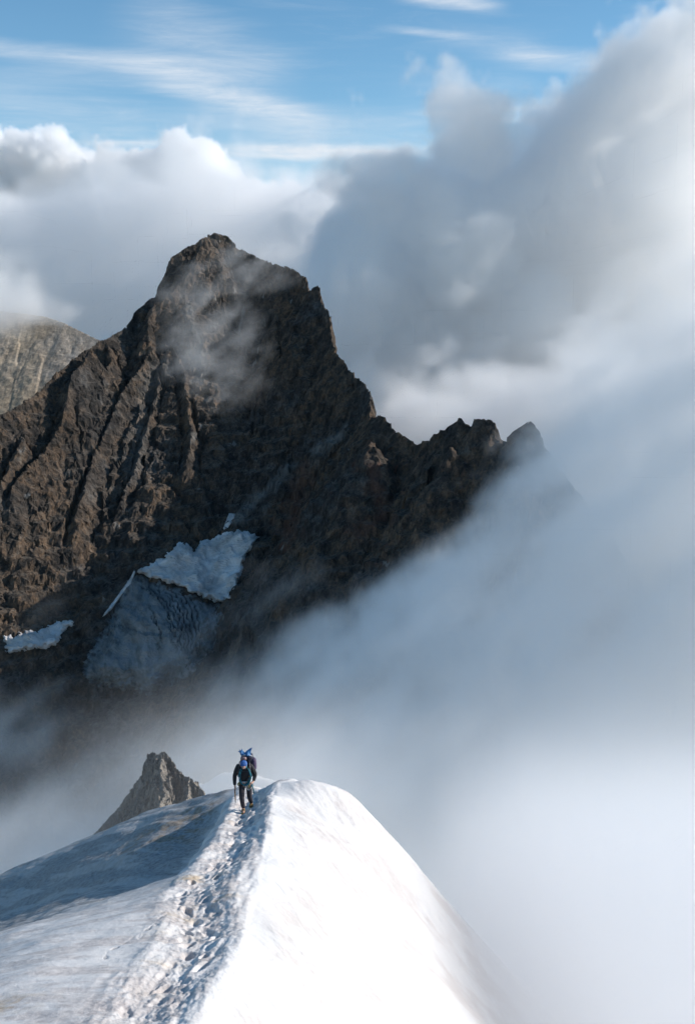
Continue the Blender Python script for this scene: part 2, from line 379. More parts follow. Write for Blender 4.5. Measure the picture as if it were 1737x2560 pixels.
bs.inputs['Roughness'].default_value = .6; nt.links.new(b.bump(fl, .8, 6), bs.inputs['Normal'])
def surf_pts(u, v, ylo, yhi, n=900):
    """first meeting of pixel rays with the mountain (vectorised)"""
    ys = np.linspace(ylo, yhi, n)
    b_ = (1280 - v) / F; a_ = (u - 868.5) / F; dy = CP + b_ * SP
    res = np.full(u.shape, yhi, float); done = np.zeros(u.shape, bool)
    for yy in ys:
        t = yy / dy; h = (mz(a_ * t, yy + 0 * t) > (-SP + b_ * CP) * t) & ~done
        res[h] = yy; done |= h
    return a_ * res / dy, res
def patch(name, poly, thick, mat, label, cat, cre=None, n=150, soft=10, wob=7):
    us = [q[0] for q in poly]; vs = [q[1] for q in poly]
    U, V_ = np.meshgrid(np.linspace(min(us) - 6, max(us) + 6, n), np.linspace(min(vs) - 6, max(vs) + 6, n), indexing='ij')
    Uw = U + wob * fbm(U / 14, V_ / 14, 0 * U, 3, seed=5); Vw = V_ + wob * fbm(U / 14, V_ / 14, 0 * U + 9, 3, seed=6)
    ins = inpoly(Uw, Vw, poly); d = pdist(Uw, Vw, poly) * np.where(ins, 1, -1)
    X, Y = surf_pts(U, V_, 640, 1300, 500)
    # smooth depth field of the lying sheet
    Ys = Y.copy()
    for _ in range(14):
        Ys[1:-1, 1:-1] = (Ys[:-2, 1:-1] + Ys[2:, 1:-1] + Ys[1:-1, :-2] + Ys[1:-1, 2:] + 2 * Ys[1:-1, 1:-1]) / 6
    th = thick * sstep(-2, soft, d)
    Yf = np.minimum(Ys, Y) - th * np.where(d > 0, 1, 0) + np.where(d <= 0, 6, 0)
    a_ = (U - 868.5) / F; b_ = (1280 - V_) / F; t = Yf / (CP + b_ * SP)
    X = a_ * t; Z = (-SP + b_ * CP) * t
    Z = Z + fbm(X / 18, Yf / 18, 0 * X, 4, seed=8) * .8
    c = np.zeros_like(X); bd = c
    if cre is not None:
        rr = np.hypot(U - 255, (V_ - 1700) / 1.25); bd = fbm(rr / 15, np.arctan2(V_ - 1700, U - 255) * 4, 0 * U, 6, .7, seed=9)
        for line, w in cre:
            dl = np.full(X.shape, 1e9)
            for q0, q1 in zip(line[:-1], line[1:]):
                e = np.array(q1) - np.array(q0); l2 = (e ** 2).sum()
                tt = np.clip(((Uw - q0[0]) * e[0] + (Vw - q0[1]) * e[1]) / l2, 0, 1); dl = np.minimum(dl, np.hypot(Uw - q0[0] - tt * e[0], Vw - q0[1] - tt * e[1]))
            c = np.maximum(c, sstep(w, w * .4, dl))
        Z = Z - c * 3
    keep = (d[:-1, :-1] > -2.5) & (d[1:, :-1] > -2.5) & (d[:-1, 1:] > -2.5) & (d[1:, 1:] > -2.5)
    o = mesh_np(name, np.stack([X, Yf, Z], -1).reshape(-1, 3), grid_faces(n, n, keep), mat, {'cre': c, 'band': bd, 'rim': sstep(22, 0, d + 16 * fbm(U / 10, V_ / 10, 0 * U, 4, .6, seed=14))}, smooth=True)
    me = o.data; import bmesh
    bm = bmesh.new(); bm.from_mesh(me); bmesh.ops.delete(bm, geom=[q for q in bm.verts if not q.link_faces], context='VERTS'); bm.to_mesh(me); bm.free()
    tag(o, label, cat, 'structure'); return o
ice_poly = [(330, 1432), (352, 1440), (400, 1452), (450, 1470), (500, 1492), (545, 1510), (560, 1540), (540, 1620), (480, 1690), (380, 1740), (250, 1720), (190, 1690), (225, 1620), (262, 1560), (290, 1500), (310, 1455)]
cre = []
for k in range(7):
    o_ = k * 17
    cre.append(([(352 + o_ * 1.2, 1462 + o_ * .28), (390 + o_ * .95, 1490 + o_ * .2), (420 + o_ * .75, 1530 + o_ * .2), (440 + o_ * .6, 1580 + o_ * .1), (448 + o_ * .45, 1625)], 1.9 + .6 * (k % 2)))
cre += [([(372, 1510), (392, 1550), (400, 1600), (398, 1640)], 1.2), ([(380, 1540), (398, 1570), (404, 1600)], 1.5), ([(250, 1590), (300, 1560), (380, 1590)], .9), ([(415, 1540), (438, 1590), (455, 1610)], 1.6)]
patch('glacier', ice_poly, 16, M_ice, 'bulging bare blue grey glacier ice with curved dark crevasses below the snowfield', 'glacier', cre, n=230, soft=60)
snow_poly = [(340, 1428), (372, 1412), (408, 1390), (440, 1365), (455, 1358), (480, 1362), (486, 1385), (494, 1360), (512, 1352), (540, 1342), (560, 1332), (580, 1326), (600, 1328), (625, 1330), (648, 1342), (630, 1372), (612, 1400), (600, 1440), (588, 1470), (575, 1498), (548, 1506), (500, 1490), (450, 1468), (400, 1450), (352, 1436)]
patch('snowfield', snow_poly, 7, M_snowfar, 'broad grey white snowfield in the shaded bowl above the glacier ice', 'snow', n=170)
patch('snow_patch', [(10, 1590), (60, 1578), (100, 1574), (130, 1560), (160, 1548), (180, 1552), (192, 1560), (172, 1570), (150, 1592), (150, 1610), (110, 1620), (60, 1628), (16, 1634)], 5, M_snowfar, 'long low snow patch at the foot of the dark rock face', 'snow', n=110)
patch('snow_patch', [(556, 1322), (566, 1300), (572, 1284), (590, 1286), (582, 1300), (572, 1318), (560, 1324)], 3, M_snowfar, 'small narrow snow tongue in a gully above the snowfield', 'snow', n=50, soft=4, wob=1.5)
patch('snow_patch', [(336, 1424), (322, 1450), (300, 1480), (262, 1532), (254, 1545), (272, 1535), (305, 1490), (330, 1462), (340, 1430)], 3, M_snowfar, 'thin steep snow strip along the left edge of the glacier ice', 'snow', n=80, soft=4, wob=1.5)
print('patches', time.time() - T0)

# ------------------------------------------------------------------ snow ridge underfoot
def tp(u, v, h=0.0):                      # a point h above the plane of the trail
    y = (4.79 - h) / (-slope(v) - .31); return P(u, v, y)
TR = [(357, 2556), (395, 2515), (420, 2470), (455, 2435), (480, 2395), (500, 2340), (500, 2286), (485, 2230), (519, 2203), (557, 2164), (579, 2131), (607, 2098), (615, 2060), (622, 2020), (640, 1990), (662, 1966)]
TRW = [tp(u, v) for u, v in TR]
TRW = [P(330, 2600, 11.7), P(270, 2800, 9.2)][::-1] + TRW
CR = [(480, 2575, .06), (505, 2500, .08), (524, 2451, .1), (557, 2401, .12), (601, 2346, .14), (623, 2236, .18), (645, 2159, .22), (665, 2090, .27), (672, 2040, .33), (678, 1990, .48), (700, 1956, .5), (737, 1944, .52)]
CRW = [tp(*q) for q in CR]
CRW = [P(450, 2800, 9.0)] + CRW
ctrl = list(TRW)
ctrl += [q - np.array((0, 0, .0)) for q in CRW]
for q in CRW[:-1]:                        # right flank falls away steeply
    for dx, dz in (((1, -.62), (2.2, -1.7), (4.4, -3.9), (8, -7.9), (14, -15)) if q[1] < 24 else ((1, -.5),)): ctrl.append(q + np.array((dx, .2 * dx, dz - .05 * dx)))
for (u, v, y) in [(772, 1946, 31.5), (827, 1958, 32), (870, 1978, 32), (884, 1990, 32), (924, 2034, 31.5), (975, 2088, 31), (1032, 2153, 30.5), (1105, 2239, 30), (1177, 2326, 29.5), (1321, 2477, 29), (1400, 2562, 28.6), (1520, 2690, 28), (1700, 2900, 27)]:
    q = P(u, v, y); ctrl += [q, q + np.array((.8, 6, -7.0)), q + np.array((2, 14, -19))]
for q, dz in ((CRW[-1], 1), (CRW[-2], 1)): ctrl += [q + np.array((0, 3, -2.4)), q + np.array((0, 8, -8)), q + np.array((0, 18, -20))]
for (u, v, y) in [(-160, 2300, 48), (0, 2224, 45), (105, 2169, 43), (215, 2111, 41), (331, 2064, 39), (441, 2014, 37), (524, 1989, 35.5), (585, 1976, 34.6), (640, 1962, 35)]:
    q = P(u, v, y); ctrl += [q, q + np.array((-.6, 3.5, -2.9)), q + np.array((-2, 12, -14))]
for (u, v, h) in [(0, 2560, -.1), (200, 2560, 0), (0, 2480, -.1), (200, 2450, .0), (330, 2380, .0), (100, 2380, -.15), (0, 2400, -.25), (-150, 2500, -.3), (300, 2290, 0.0), (420, 2260, .05), (180, 2320, -.3), (0, 2335, -1.0), (-200, 2400, -1.0), (-400, 2600, -1.2),
                  (380, 2190, -1.2), (250, 2240, -1.8), (100, 2270, -3.0), (0, 2280, -4.0), (440, 2140, -1.0), (500, 2070, -.62), (545, 2020, -.2)]:
    y = (4.79 - h) / (-slope(v) - .31); ctrl.append(P(u, v, y))
for x, y, z in [(-9, 8, -8), (0, 6, -6.2), (-4, 5, -6.2), (-16, 12, -10.5), (-22, 24, -17), (-30, 40, -34), (14, 8, -20), (20, 45, -45), (-8, 62, -45)]: ctrl.append(np.array((x, y, float(z))))
ctrl = np.array(ctrl)
def rbf_fit(c, lam):
    n = len(c); xy = c[:, :2]; r2 = ((xy[:, None] - xy[None]) ** 2).sum(-1) + 1e-9
    K = .5 * r2 * np.log(r2); A = np.zeros((n + 3, n + 3)); A[:n, :n] = K + lam * np.eye(n)
    A[:n, n] = 1; A[:n, n + 1:] = xy; A[n, :n] = 1; A[n + 1:, :n] = xy.T
    return np.linalg.solve(A, np.concatenate([c[:, 2], [0, 0, 0]]))
W_ = rbf_fit(ctrl, .25)
def rbf(x, y):
    x = np.asarray(x, np.float64); y = np.asarray(y, np.float64); s = W_[len(ctrl)] + W_[-2] * x + W_[-1] * y
    for k, c in enumerate(ctrl):
        r2 = (x - c[0]) ** 2 + (y - c[1]) ** 2 + 1e-9; s = s + W_[k] * .5 * r2 * np.log(r2)
    return s
def ld(X, Y, line):
    """distance to a plan polyline, signed (+ on its right going forward), and arc position"""
    D = np.full(X.shape, 1e9); Sg = np.zeros(X.shape); A = np.zeros(X.shape); acc = 0
    for a, c in zip(line[:-1], line[1:]):
        dx, dy = c[0] - a[0], c[1] - a[1]; l2 = dx * dx + dy * dy + 1e-12; l = math.sqrt(l2)
        t = np.clip(((X - a[0]) * dx + (Y - a[1]) * dy) / l2, 0, 1); ex, ey = X - a[0] - t * dx, Y - a[1] - t * dy
        d = np.hypot(ex, ey); w = d < D; D = np.where(w, d, D)
        Sg = np.where(w, np.sign(ex * dy - ey * dx), Sg); A = np.where(w, acc + t * l, A); acc += l
    return D, D * Sg, A, acc
_ray = {}
def on_snow(u, v):
    ys = np.linspace(7, 50, 900); a = (u - 868.5) / F; b = (1280 - v) / F; t = ys / (CP + b * SP)
    hit = rbf(a * t, ys) > (-SP + b * CP) * t; k = np.argmax(hit) if hit.any() else -1
    return P(u, v, ys[k])
BERM = [on_snow(*q) for q in [(450, 2192), (474, 2159), (508, 2115), (538, 2071), (557, 2032), (582, 2000), (600, 1985)]]
LIP = [on_snow(*q) for q in [(265, 2237), (314, 2240), (350, 2236), (378, 2229), (405, 2212)]]
CRACK = [on_snow(*q) for q in [(470, 2225), (441, 2270), (400, 2300), (386, 2320), (362, 2334), (353, 2350), (345, 2338), (300, 2368), (270, 2380), (262, 2400)]]
CRACK2 = [on_snow(*q) for q in [(990, 2340), (1032, 2383), (1110, 2455), (1180, 2520), (1240, 2580)]]
rnd = random.Random(5)
def build_snow():
    na, ny = 900, 1000
    A = np.concatenate([np.linspace(-1.0, -.36, 90)[:-1], np.linspace(-.36, .40, na), np.linspace(.40, 1.1, 70)[1:]])
    Yl = np.concatenate([np.geomspace(4.0, 11.5, 90)[:-1], np.geomspace(11.5, 50, ny), np.linspace(50, 85, 60)[1:]])
    AA, Y = np.meshgrid(A, Yl, indexing='ij'); X = AA * (Y + 1.5)
    Z = rbf(X, Y)
    Dt, St, At, _ = ld(X, Y, TRW); Dc, Sc, Ac, _ = ld(X, Y, CRW); Db, Sb, Ab, Lb = ld(X, Y, BERM)
    x0, y0 = X.astype(np.float32), Y.astype(np.float32); o0 = 0 * x0
    vis = sstep(46, 38, Y)
    # crest kept crisp, wind ribbing on its shaded side
    Z += .03 * np.exp(-(Dc / .35) ** 1.2) * sstep(9, 14, Y) * vis
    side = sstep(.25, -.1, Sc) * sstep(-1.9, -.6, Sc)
    rib_ = perlin(Sc * 5.5, Ac * .55, o0, 3) * .03 + perlin(Sc * 11, Ac * 1.6, o0, 4) * .016 + perlin(x0 * 9, y0 * 7, o0, 6) * .012
    Z += rib_ * side
    # hollow of the trail
    Z -= .08 * np.exp(-(Dt / .42) ** 2)
    Z += .05 * np.exp(-((Dt - .6) / .25) ** 2)
    # berm with a broken drop on its left
    e = sstep(0.05, 1.5, Ab) * sstep(Lb, Lb - 2.0, Ab)
    wb = Sb + .10 * perlin(x0 * 1.7, y0 * 1.7, o0, 9) + .05 * perlin(x0 * 5, y0 * 5, o0, 10)
    Z += e * (.16 * np.exp(-((wb - .28) / .3) ** 2) - .5 * sstep(.03, -.10, wb) * sstep(-2.6, -.3, wb))
    Dl, Sl, Al, Ll = ld(X, Y, LIP); el = sstep(0, .8, Al) * sstep(Ll, Ll - .8, Al)
    Z += 0 * el * (.20 * np.exp(-((Sl + .35) / .4) ** 2) - .16 * np.exp(-((Sl - .12) / .16) ** 2))
    Dk, _, _, _ = ld(X, Y, CRACK); Dk = np.abs(Dk + .09 * perlin(x0 * 5, y0 * 5, o0, 28)); crack_shade = sstep(.03, .008, Dk); Z -= .02 * np.exp(-(Dk / .022) ** 2) * (.4 + .6 * sstep(-.2, .3, perlin(x0 * 1.3, y0 * 1.3, o0, 12)))
    Dk2, S2, _, _ = ld(X, Y, CRACK2); Z -= .06 * sstep(.10, 0, Dk2) + .05 * sstep(.3, 0, S2) * sstep(-2, 0, S2)
    # general relief
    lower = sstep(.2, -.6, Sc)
    Z += lower * vis * (fbm(x0 * .55, y0 * .4, o0, 3, seed=13) * .07 + fbm(x0 * 1.3, y0 * 2.1, o0, 4, .5, seed=14) * .018)
    right = sstep(-.1, .8, Sc)
    Z += right * vis * (fbm(x0 * .5, y0 * .35, o0, 2, seed=17) * .07 + fbm(x0 * 1.1 + y0 * .6, y0 * .5 - x0 * .2, o0, 3, .5, seed=18) * .03 + fbm(x0 * 4 + y0 * 2, y0 * 1.2 - x0, o0, 4, .6, seed=24) * .018 + ridged(x0 * 1.6 + y0 * .9, y0 * .5 - x0 * .3, o0, 3, .5, seed=26) * .008)
    # suncups and stepped ice on the left flank
    fl = sstep(.0, -1.2, Sb) * sstep(19, 23, Y) * vis
    cont = x0 * .73 + y0 * .68; along = x0 * .68 - y0 * .73
    Z += fl * (perlin(cont * 1.3, along * .10, o0, 19) * .07 + perlin(cont * 3.6, along * .3, o0, 20) * .022 + fbm(x0 * 3, y0 * 2.2, o0, 3, seed=22) * .012)
    lumps = (sstep(1.1, .2, Dt) + .5 * sstep(0, 1.2, Sb) * sstep(1.6, .3, Sb) * e).clip(0, 1)
    Z += lumps * (fbm(x0 * 5.5, y0 * 4.2, o0, 5, .66, seed=25) * .022)
    # footprints
    acc = 0; s = 0.3; side_ = 1; steps = []
    tr = np.array(TRW); seg = np.hypot(*(tr[1:, :2] - tr[:-1, :2]).T); cum = np.concatenate([[0], np.cumsum(seg)])
    while s < cum[-1] - .1:
        for rep in range(2):
            k = min(np.searchsorted(cum, s) - 1, len(seg) - 1); k = max(k, 0); t = (s - cum[k]) / seg[k]
            q = tr[k] + t * (tr[k + 1] - tr[k]); d = (tr[k + 1] - tr[k])[:2]; d /= np.hypot(*d); nrm = np.array((d[1], -d[0]))
            off = side_ * rnd.uniform(.04, .30) + rnd.uniform(-.08, .08)
            steps.append((q[0] + nrm[0] * off, q[1] + nrm[1] * off, math.atan2(d[0], d[1]) + rnd.uniform(-.4, .4), rnd.uniform(.025, .08) * (.5 if s < cum[3] else 1), rnd.uniform(.8, 1.25)))
            side_ = -side_; s += rnd.uniform(.09, .28)
        s += rnd.uniform(.0, .14)
    FPm = np.zeros_like(Z)
    for (fx, fy, an, dep, sz) in steps:
        ia = np.searchsorted(Yl, [fy - .45, fy + .45]); 
        if ia[0] >= ia[1]: continue
        aa = np.searchsorted(A, [(fx - .45) / (fy - .45 + 1.5) if fx < .45 else -.1, 0]); lo_a = np.searchsorted(A, min((fx - .45) / (fy + s_ + 1.5) for s_ in (-.45, .45))); hi_a = np.searchsorted(A, max((fx + .45) / (fy + s_ + 1.5) for s_ in (-.45, .45)))
        sl = (slice(lo_a, hi_a), slice(ia[0], ia[1])); xx = X[sl] - fx; yy = Y[sl] - fy
        c, s_ = math.cos(an), math.sin(an); l = (xx * s_ + yy * c) / (.155 * sz); w = (xx * c - yy * s_) / (.075 * sz)
        r = np.sqrt(l * l + w * w); FPm[sl] = np.minimum(FPm[sl], -dep * sstep(1.3, .6, r)); Z[sl] += 0.12 * dep * np.exp(-((r - 1.45) / .3) ** 2)
    Z += FPm
    lines = 0
    for ln_, w_ in (([(0, 2232), (60, 2212), (105, 2188), (160, 2172), (230, 2146), (300, 2128), (358, 2112)], .07), ([(0, 2278), (80, 2246), (150, 2218), (205, 2198), (255, 2186)], .08), ([(120, 2176), (145, 2168)], .16), ([(400, 2072), (450, 2062), (490, 2062)], .12), ([(60, 2290), (130, 2262), (210, 2240)], .05), ([(300, 2090), (420, 2050), (500, 2022)], .05)):
        dl, _, _, _ = ld(X, Y, [on_snow(*q) for q in ln_]); dl = dl + .12 * perlin(x0 * 1.5, y0 * 1.5, o0, 61)
        lines = np.maximum(lines, sstep(w_ * 6, w_ * 1.2, np.abs(dl)) * sstep(-.45, .1, perlin(x0 * .9, y0 * .9, o0, 62)))
    # dirt: streaks along the layers of the left flank, patches on the lower slope, ochre stains near the trail
    Zf = Z.astype(np.float32)
    d1 = fl * (.7 + sstep(.0, .4, perlin(cont * 1.1, along * .07, o0, 30)) * .55 + sstep(-.1, .5, fbm(cont * 2.4, along * .3, o0, 5, .62, seed=31)) * .5)
    ta = 0
    for (u, v, r_, a_) in [(535, 2140, 1.5, .55), (480, 2040, 1.6, .8), (430, 2062, 1.2, .7), (545, 2005, 1.0, .8)]:
        q = on_snow(u, v); ta = ta + a_ * np.exp(-(((X - q[0]) / (r_ * 1.3)) ** 2 + ((Y - q[1]) / r_) ** 2)) * fl
    d2 = np.clip(ta * sstep(-.3, .4, fbm(x0 * 2.5, y0 * 2.5, o0, 4, .6, seed=33)), 0, 1)
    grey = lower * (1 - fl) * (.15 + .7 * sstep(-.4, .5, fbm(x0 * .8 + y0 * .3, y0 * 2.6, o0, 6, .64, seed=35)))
    och = 0
    for (u, v, r_, a_) in [(540, 2250, .35, .6), (465, 2290, .25, .8), (470, 2205, .25, .6), (500, 2195, .3, .7), (410, 2415, .25, .5), (30, 2512, .3, .8), (560, 2110, .25, .4), (585, 2060, .25, .35), (390, 2480, .2, .3), (430, 2340, .4, .35)]:
        q = on_snow(u, v); och = och + a_ * np.exp(-(((X - q[0]) / (r_ * 1.6)) ** 2 + ((Y - q[1]) / r_) ** 2))
    och = np.clip(och * sstep(-.4, .5, fbm(x0 * 4, y0 * 5, o0, 4, .6, seed=37)), 0, 1)
    pink = right * (.35 + .65 * sstep(-.25, .6, fbm(x0 * .8 + y0 * .35, y0 * .5 - x0 * .2, o0, 6, .65, seed=39)))
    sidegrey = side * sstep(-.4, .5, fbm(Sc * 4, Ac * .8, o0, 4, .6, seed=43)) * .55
    o = mesh_np('snow_slope_ground', np.stack([X, Y, Z], -1).reshape(-1, 3), grid_faces(*X.shape), M_snow,
                {'dirt_crack_shade': np.clip(d1 + .9 * lines + crack_shade * .7 * sstep(-.3, .2, perlin(x0 * 1.3, y0 * 1.3, o0, 12)), 0, 1), 'tan': d2, 'grey': np.clip(grey + sidegrey, 0, 1), 'ochre': och, 'pink': pink})  # crack groove also darkened in colour here, standing in for its shade
    tag(o, 'bright snow ridge with a trodden boot trail along its crest', 'snow ridge', 'structure')
    return X, Y, Z
M_snow, nt, bs = new_mat('snow'); b = NB(nt); p = b.pos().outputs['Position']
fine = b.noise(p, 9, 6, .65); med = b.noise(p, 1.6, 6, .6)
c = b.mix(b.mr(med, .3, .7, 0, .22), (.77, .76, .75), (.66, .648, .638))
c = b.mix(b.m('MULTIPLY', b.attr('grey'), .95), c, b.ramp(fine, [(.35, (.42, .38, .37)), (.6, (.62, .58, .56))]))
c = b.mix(b.m('MULTIPLY', b.attr('pink'), .6), c, b.ramp(fine, [(.3, (.50, .43, .39)), (.7, (.57, .515, .49))]))
c = b.mix(b.m('MULTIPLY', b.attr('dirt_crack_shade'), .8), c, b.ramp(fine, [(.35, (.08, .08, .083)), (.6, (.30, .305, .315))]))
c = b.mix(b.m('MULTIPLY', b.attr('tan'), .8), c, b.ramp(fine, [(.35, (.16, .12, .09)), (.6, (.38, .30, .22))]))
c = b.mix(b.m('MULTIPLY', b.attr('ochre'), .75), c, b.ramp(fine, [(.35, (.42, .29, .16)), (.65, (.66, .54, .38))]))
nt.links.new(c, bs.inputs['Base Color']); bs.inputs['Roughness'].default_value = .75; bs.inputs['Specular IOR Level'].default_value = .25
nt.links.new(b.bump(fine, .5, .03, b.bump(b.noise(p, 35, 4, .6), .4, .008)), bs.inputs['Normal'])
SX, SY, SZ = build_snow()
print('snow', time.time() - T0)
def snow_z(x, y):
    j = int(np.argmin(np.abs(SY[0] - y))); i = int(np.argmin(np.abs(SX[:, j] - x))); return float(SZ[i, j])

# far lower snow shoulder of the same ridge, seen through fog behind the climber
def build_shoulder():
    r = PL([(430, 2010, 124), (505, 1958, 120), (560, 1934, 118), (610, 1931, 116), (650, 1940, 114), (700, 1952, 112), (780, 1985, 110)])
    x = np.arange(-62, 16, .45, dtype=np.float32); y = np.arange(85, 150, .45, dtype=np.float32); X, Y = np.meshgrid(x, y, indexing='ij')
    Z, H, S, D = tents(X, Y, [(r, .6, 1.5, 6)]); Z = Z - .12 * np.maximum(0, X + 8) ** 2; Z = Z + fbm(X / 5, Y / 5, 0 * X, 4, seed=81) * .5
    o = mesh_np('snow_shoulder_ground', np.stack([X, Y, Z], -1).reshape(-1, 3), grid_faces(*X.shape), M_snow)
    tag(o, 'pale snow shoulder fading into fog behind the climber', 'snow', 'structure')
build_shoulder()
# valley floor far below everything
def build_ground():
    n = 60; g = np.linspace(-30000, 30000, n); X, Y = np.meshgrid(g, g, indexing='ij')
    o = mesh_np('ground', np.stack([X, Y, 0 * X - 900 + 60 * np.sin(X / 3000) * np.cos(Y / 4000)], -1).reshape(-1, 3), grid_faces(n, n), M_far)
    tag(o, 'grey valley floor hidden below the cloud', 'ground', 'structure')
build_ground()

# ------------------------------------------------------------------ rock pinnacle left of the ridge
def build_pinnacle():
    D = 88
    r1 = PL([(403, 1872, D), (412, 1874, D), (424, 1890, D), (440, 1918, D - 1), (455, 1934, D - 2), (475, 1940, D - 3), (490, 1955, D - 4), (503, 1966, D - 5), (512, 1985, D - 6), (517, 2012, D - 7), (530, 2060, D - 7)])
    r2 = PL([(403, 1876, D), (392, 1884, D + .2), (380, 1880, D + .4), (370, 1884, D + .5), (364, 1905, D + .6), (354, 1930, D + 1), (340, 1955, D + 1.5), (322, 1985, D + 2), (295, 2015, D + 2.5), (262, 2055, D + 3), (225, 2095, D + 3.5), (150, 2190, D + 4)])
    r3 = PL([(405, 1885, D), (402, 1930, D - 3), (412, 1975, D - 6), (395, 2040, D - 10), (380, 2140, D - 16)])
    r4 = PL([(475, 1945, D - 3), (470, 1990, D - 6), (455, 2050, D - 10)])
    x = np.arange(-27, -3, .06, dtype=np.float32); y = np.arange(D - 22, D + 9, .075, dtype=np.float32); X, Y = np.meshgrid(x, y, indexing='ij')
    Z, H, S, Dd = tents(X, Y, [(r1, 5, 1.5, 2.5), (r2, 5, 1.5, 2.5), (r3, 3, 1.5, 2.5), (r4, 3, 1.5, 2.5)])
    k = sstep(.1, 1.6, H)
    Z = Z + k * (ridged(S / 1.5, H / 6, 0 * X, 4, .55, seed=91) * .95) + (.3 + k * .7) * (fbm(X / 1.3, Y / 1.3, Z / 1.8, 6, .62, seed=92) * .75 + ridged(X / .45, Y / .45, Z / .8, 3, .6, seed=98) * .10)
    dx = fbm(X / .5, Y / .5, Z / .5, 3, .6, seed=94) * .14; dy = fbm(X / .5, Y / .5, Z / .5 + 30, 3, .6, seed=95) * .14
    o = mesh_np('rock_pinnacle', np.stack([X + dx, Y + dy, Z], -1).reshape(-1, 3), grid_faces(*X.shape), M_pin, smooth=False)
    tag(o, 'small jagged grey rock pinnacle standing out of the fog left of the snow ridge', 'rock')
build_pinnacle()
print('pinnacle', time.time() - T0)

# ------------------------------------------------------------------ the climber and what he carries
def plain(name, col, rough=.7, metal=0.0, nscale=30, var=.25, bump=.3, bdist=.004):
    m, nt, bs = new_mat(name); b = NB(nt); tc = nt.nodes.new('ShaderNodeTexCoord'); p = tc.outputs['Object']
    n = b.noise(p, nscale, 5, .6)
    nt.links.new(b.ramp(n, [(.3, tuple(c * (1 - var) for c in col)), (.7, tuple(min(1, c * (1 + var)) for c in col))]), bs.inputs['Base Color'])
    bs.inputs['Roughness'].default_value = rough; bs.inputs['Metallic'].default_value = metal
    nt.links.new(b.bump(n, bump, bdist), bs.inputs['Normal']); return m
M_skin = plain('skin', (.52, .30, .22), .55); M_black = plain('black_softshell', (.012, .013, .018), .75, nscale=12, bump=.6, bdist=.02)
M_trs = plain('dark_trousers', (.035, .030, .038), .8, nscale=14, bump=.6, bdist=.02); M_blue = plain('blue_cloth', (.02, .14, .34), .6, nscale=16, bump=.7, bdist=.02)
M_cap = plain('blue_cap', (.03, .11, .33), .7); M_boot = plain('boot_leather', (.16, .11, .05), .6); M_gold = plain('crampon_metal', (.45, .32, .08), .35, .7)
M_teal = plain('teal_rope', (.012, .13, .17), .75, nscale=120); M_steel = plain('steel', (.5, .5, .52), .3, 1.0); M_white = plain('pale_webbing', (.55, .56, .56), .8)
M_wood = plain('orange_shaft', (.55, .24, .05), .5); M_pack = plain('pack_fabric', (.022, .022, .045), .7, nscale=18, bump=.6, bdist=.02); M_purple = plain('purple_pack_side', (.075, .055, .11), .7, nscale=18, bump=.6, bdist=.02)
M_helm = plain('helmet_shell', (.24, .16, .16), .45); M_yel = plain('yellow_gear', (.5, .42, .08), .5); M_dark = plain('dark_metal', (.05, .05, .055), .4, .5)
M_eye = plain('eye', (.02, .015, .012), .2)

def empty(name, loc):
    o = bpy.data.objects.new(name, None); sc.collection.objects.link(o); o.location = loc; o.empty_display_size = .1; return o
def skin(name, J, E_, mat, parent, root, sub=2):
    """a continuous tapered surface grown over a jointed skeleton"""
    keys = list(J); me = bpy.data.meshes.new(name)
    me.from_pydata([J[k][:3] for k in keys], [(keys.index(a), keys.index(b)) for a, b in E_], [])
    o = bpy.data.objects.new(name, me); sc.collection.objects.link(o); o.parent = parent
    o.modifiers.new('skin', 'SKIN'); o.modifiers.new('sub', 'SUBSURF').levels = sub; o.modifiers['sub'].render_levels = sub
    if not me.skin_vertices: 
        bpy.context.view_layer.objects.active = o
    sv = me.skin_vertices[0].data
    for i, k in enumerate(keys):
        r = J[k][3]; sv[i].radius = (r, J[k][4] if len(J[k]) > 4 else r); sv[i].use_root = (k == root)
    # bake it to plain mesh data
    dg = bpy.context.evaluated_depsgraph_get(); m2 = bpy.data.meshes.new_from_object(o.evaluated_get(dg)); o.modifiers.clear(); o.data = m2
    m2.materials.clear(); m2.materials.append(mat)
    for p_ in m2.polygons: p_.use_smooth = True
    return o
def tube(name, pts, r, mat, parent=None, seg=8, closed=False, rad=None):
    pts = [Vector(p) for p in pts]; V, Fc = [], []; n = len(pts); up = Vector((.13, .31, .94))
    for i, p in enumerate(pts):
        a = pts[(i - 1) % n] if (closed or i) else p; c = pts[(i + 1) % n] if (closed or i < n - 1) else p
        t = (c - a).normalized(); s = t.cross(up)
        s = s.normalized() if s.length > .05 else t.cross(Vector((1, 0, 0))).normalized(); w = t.cross(s)
        rr = rad[i] if rad else r
        for k in range(seg):
            an = 2 * math.pi * k / seg; V.append(p + (s * math.cos(an) + w * math.sin(an)) * rr)
    for i in range(n if closed else n - 1):
        j = (i + 1) % n
        for k in range(seg): Fc.append((i * seg + k, i * seg + (k + 1) % seg, j * seg + (k + 1) % seg, j * seg + k))
    if not closed: Fc += [tuple(range(seg))[::-1], tuple((n - 1) * seg + k for k in range(seg))]
    me = bpy.data.meshes.new(name); me.from_pydata(V, [], Fc); me.materials.append(mat)
    for p_ in me.polygons: p_.use_smooth = len(p_.vertices) == 4
    o = bpy.data.objects.new(name, me); sc.collection.objects.link(o)
    if parent: o.parent = parent
    return o
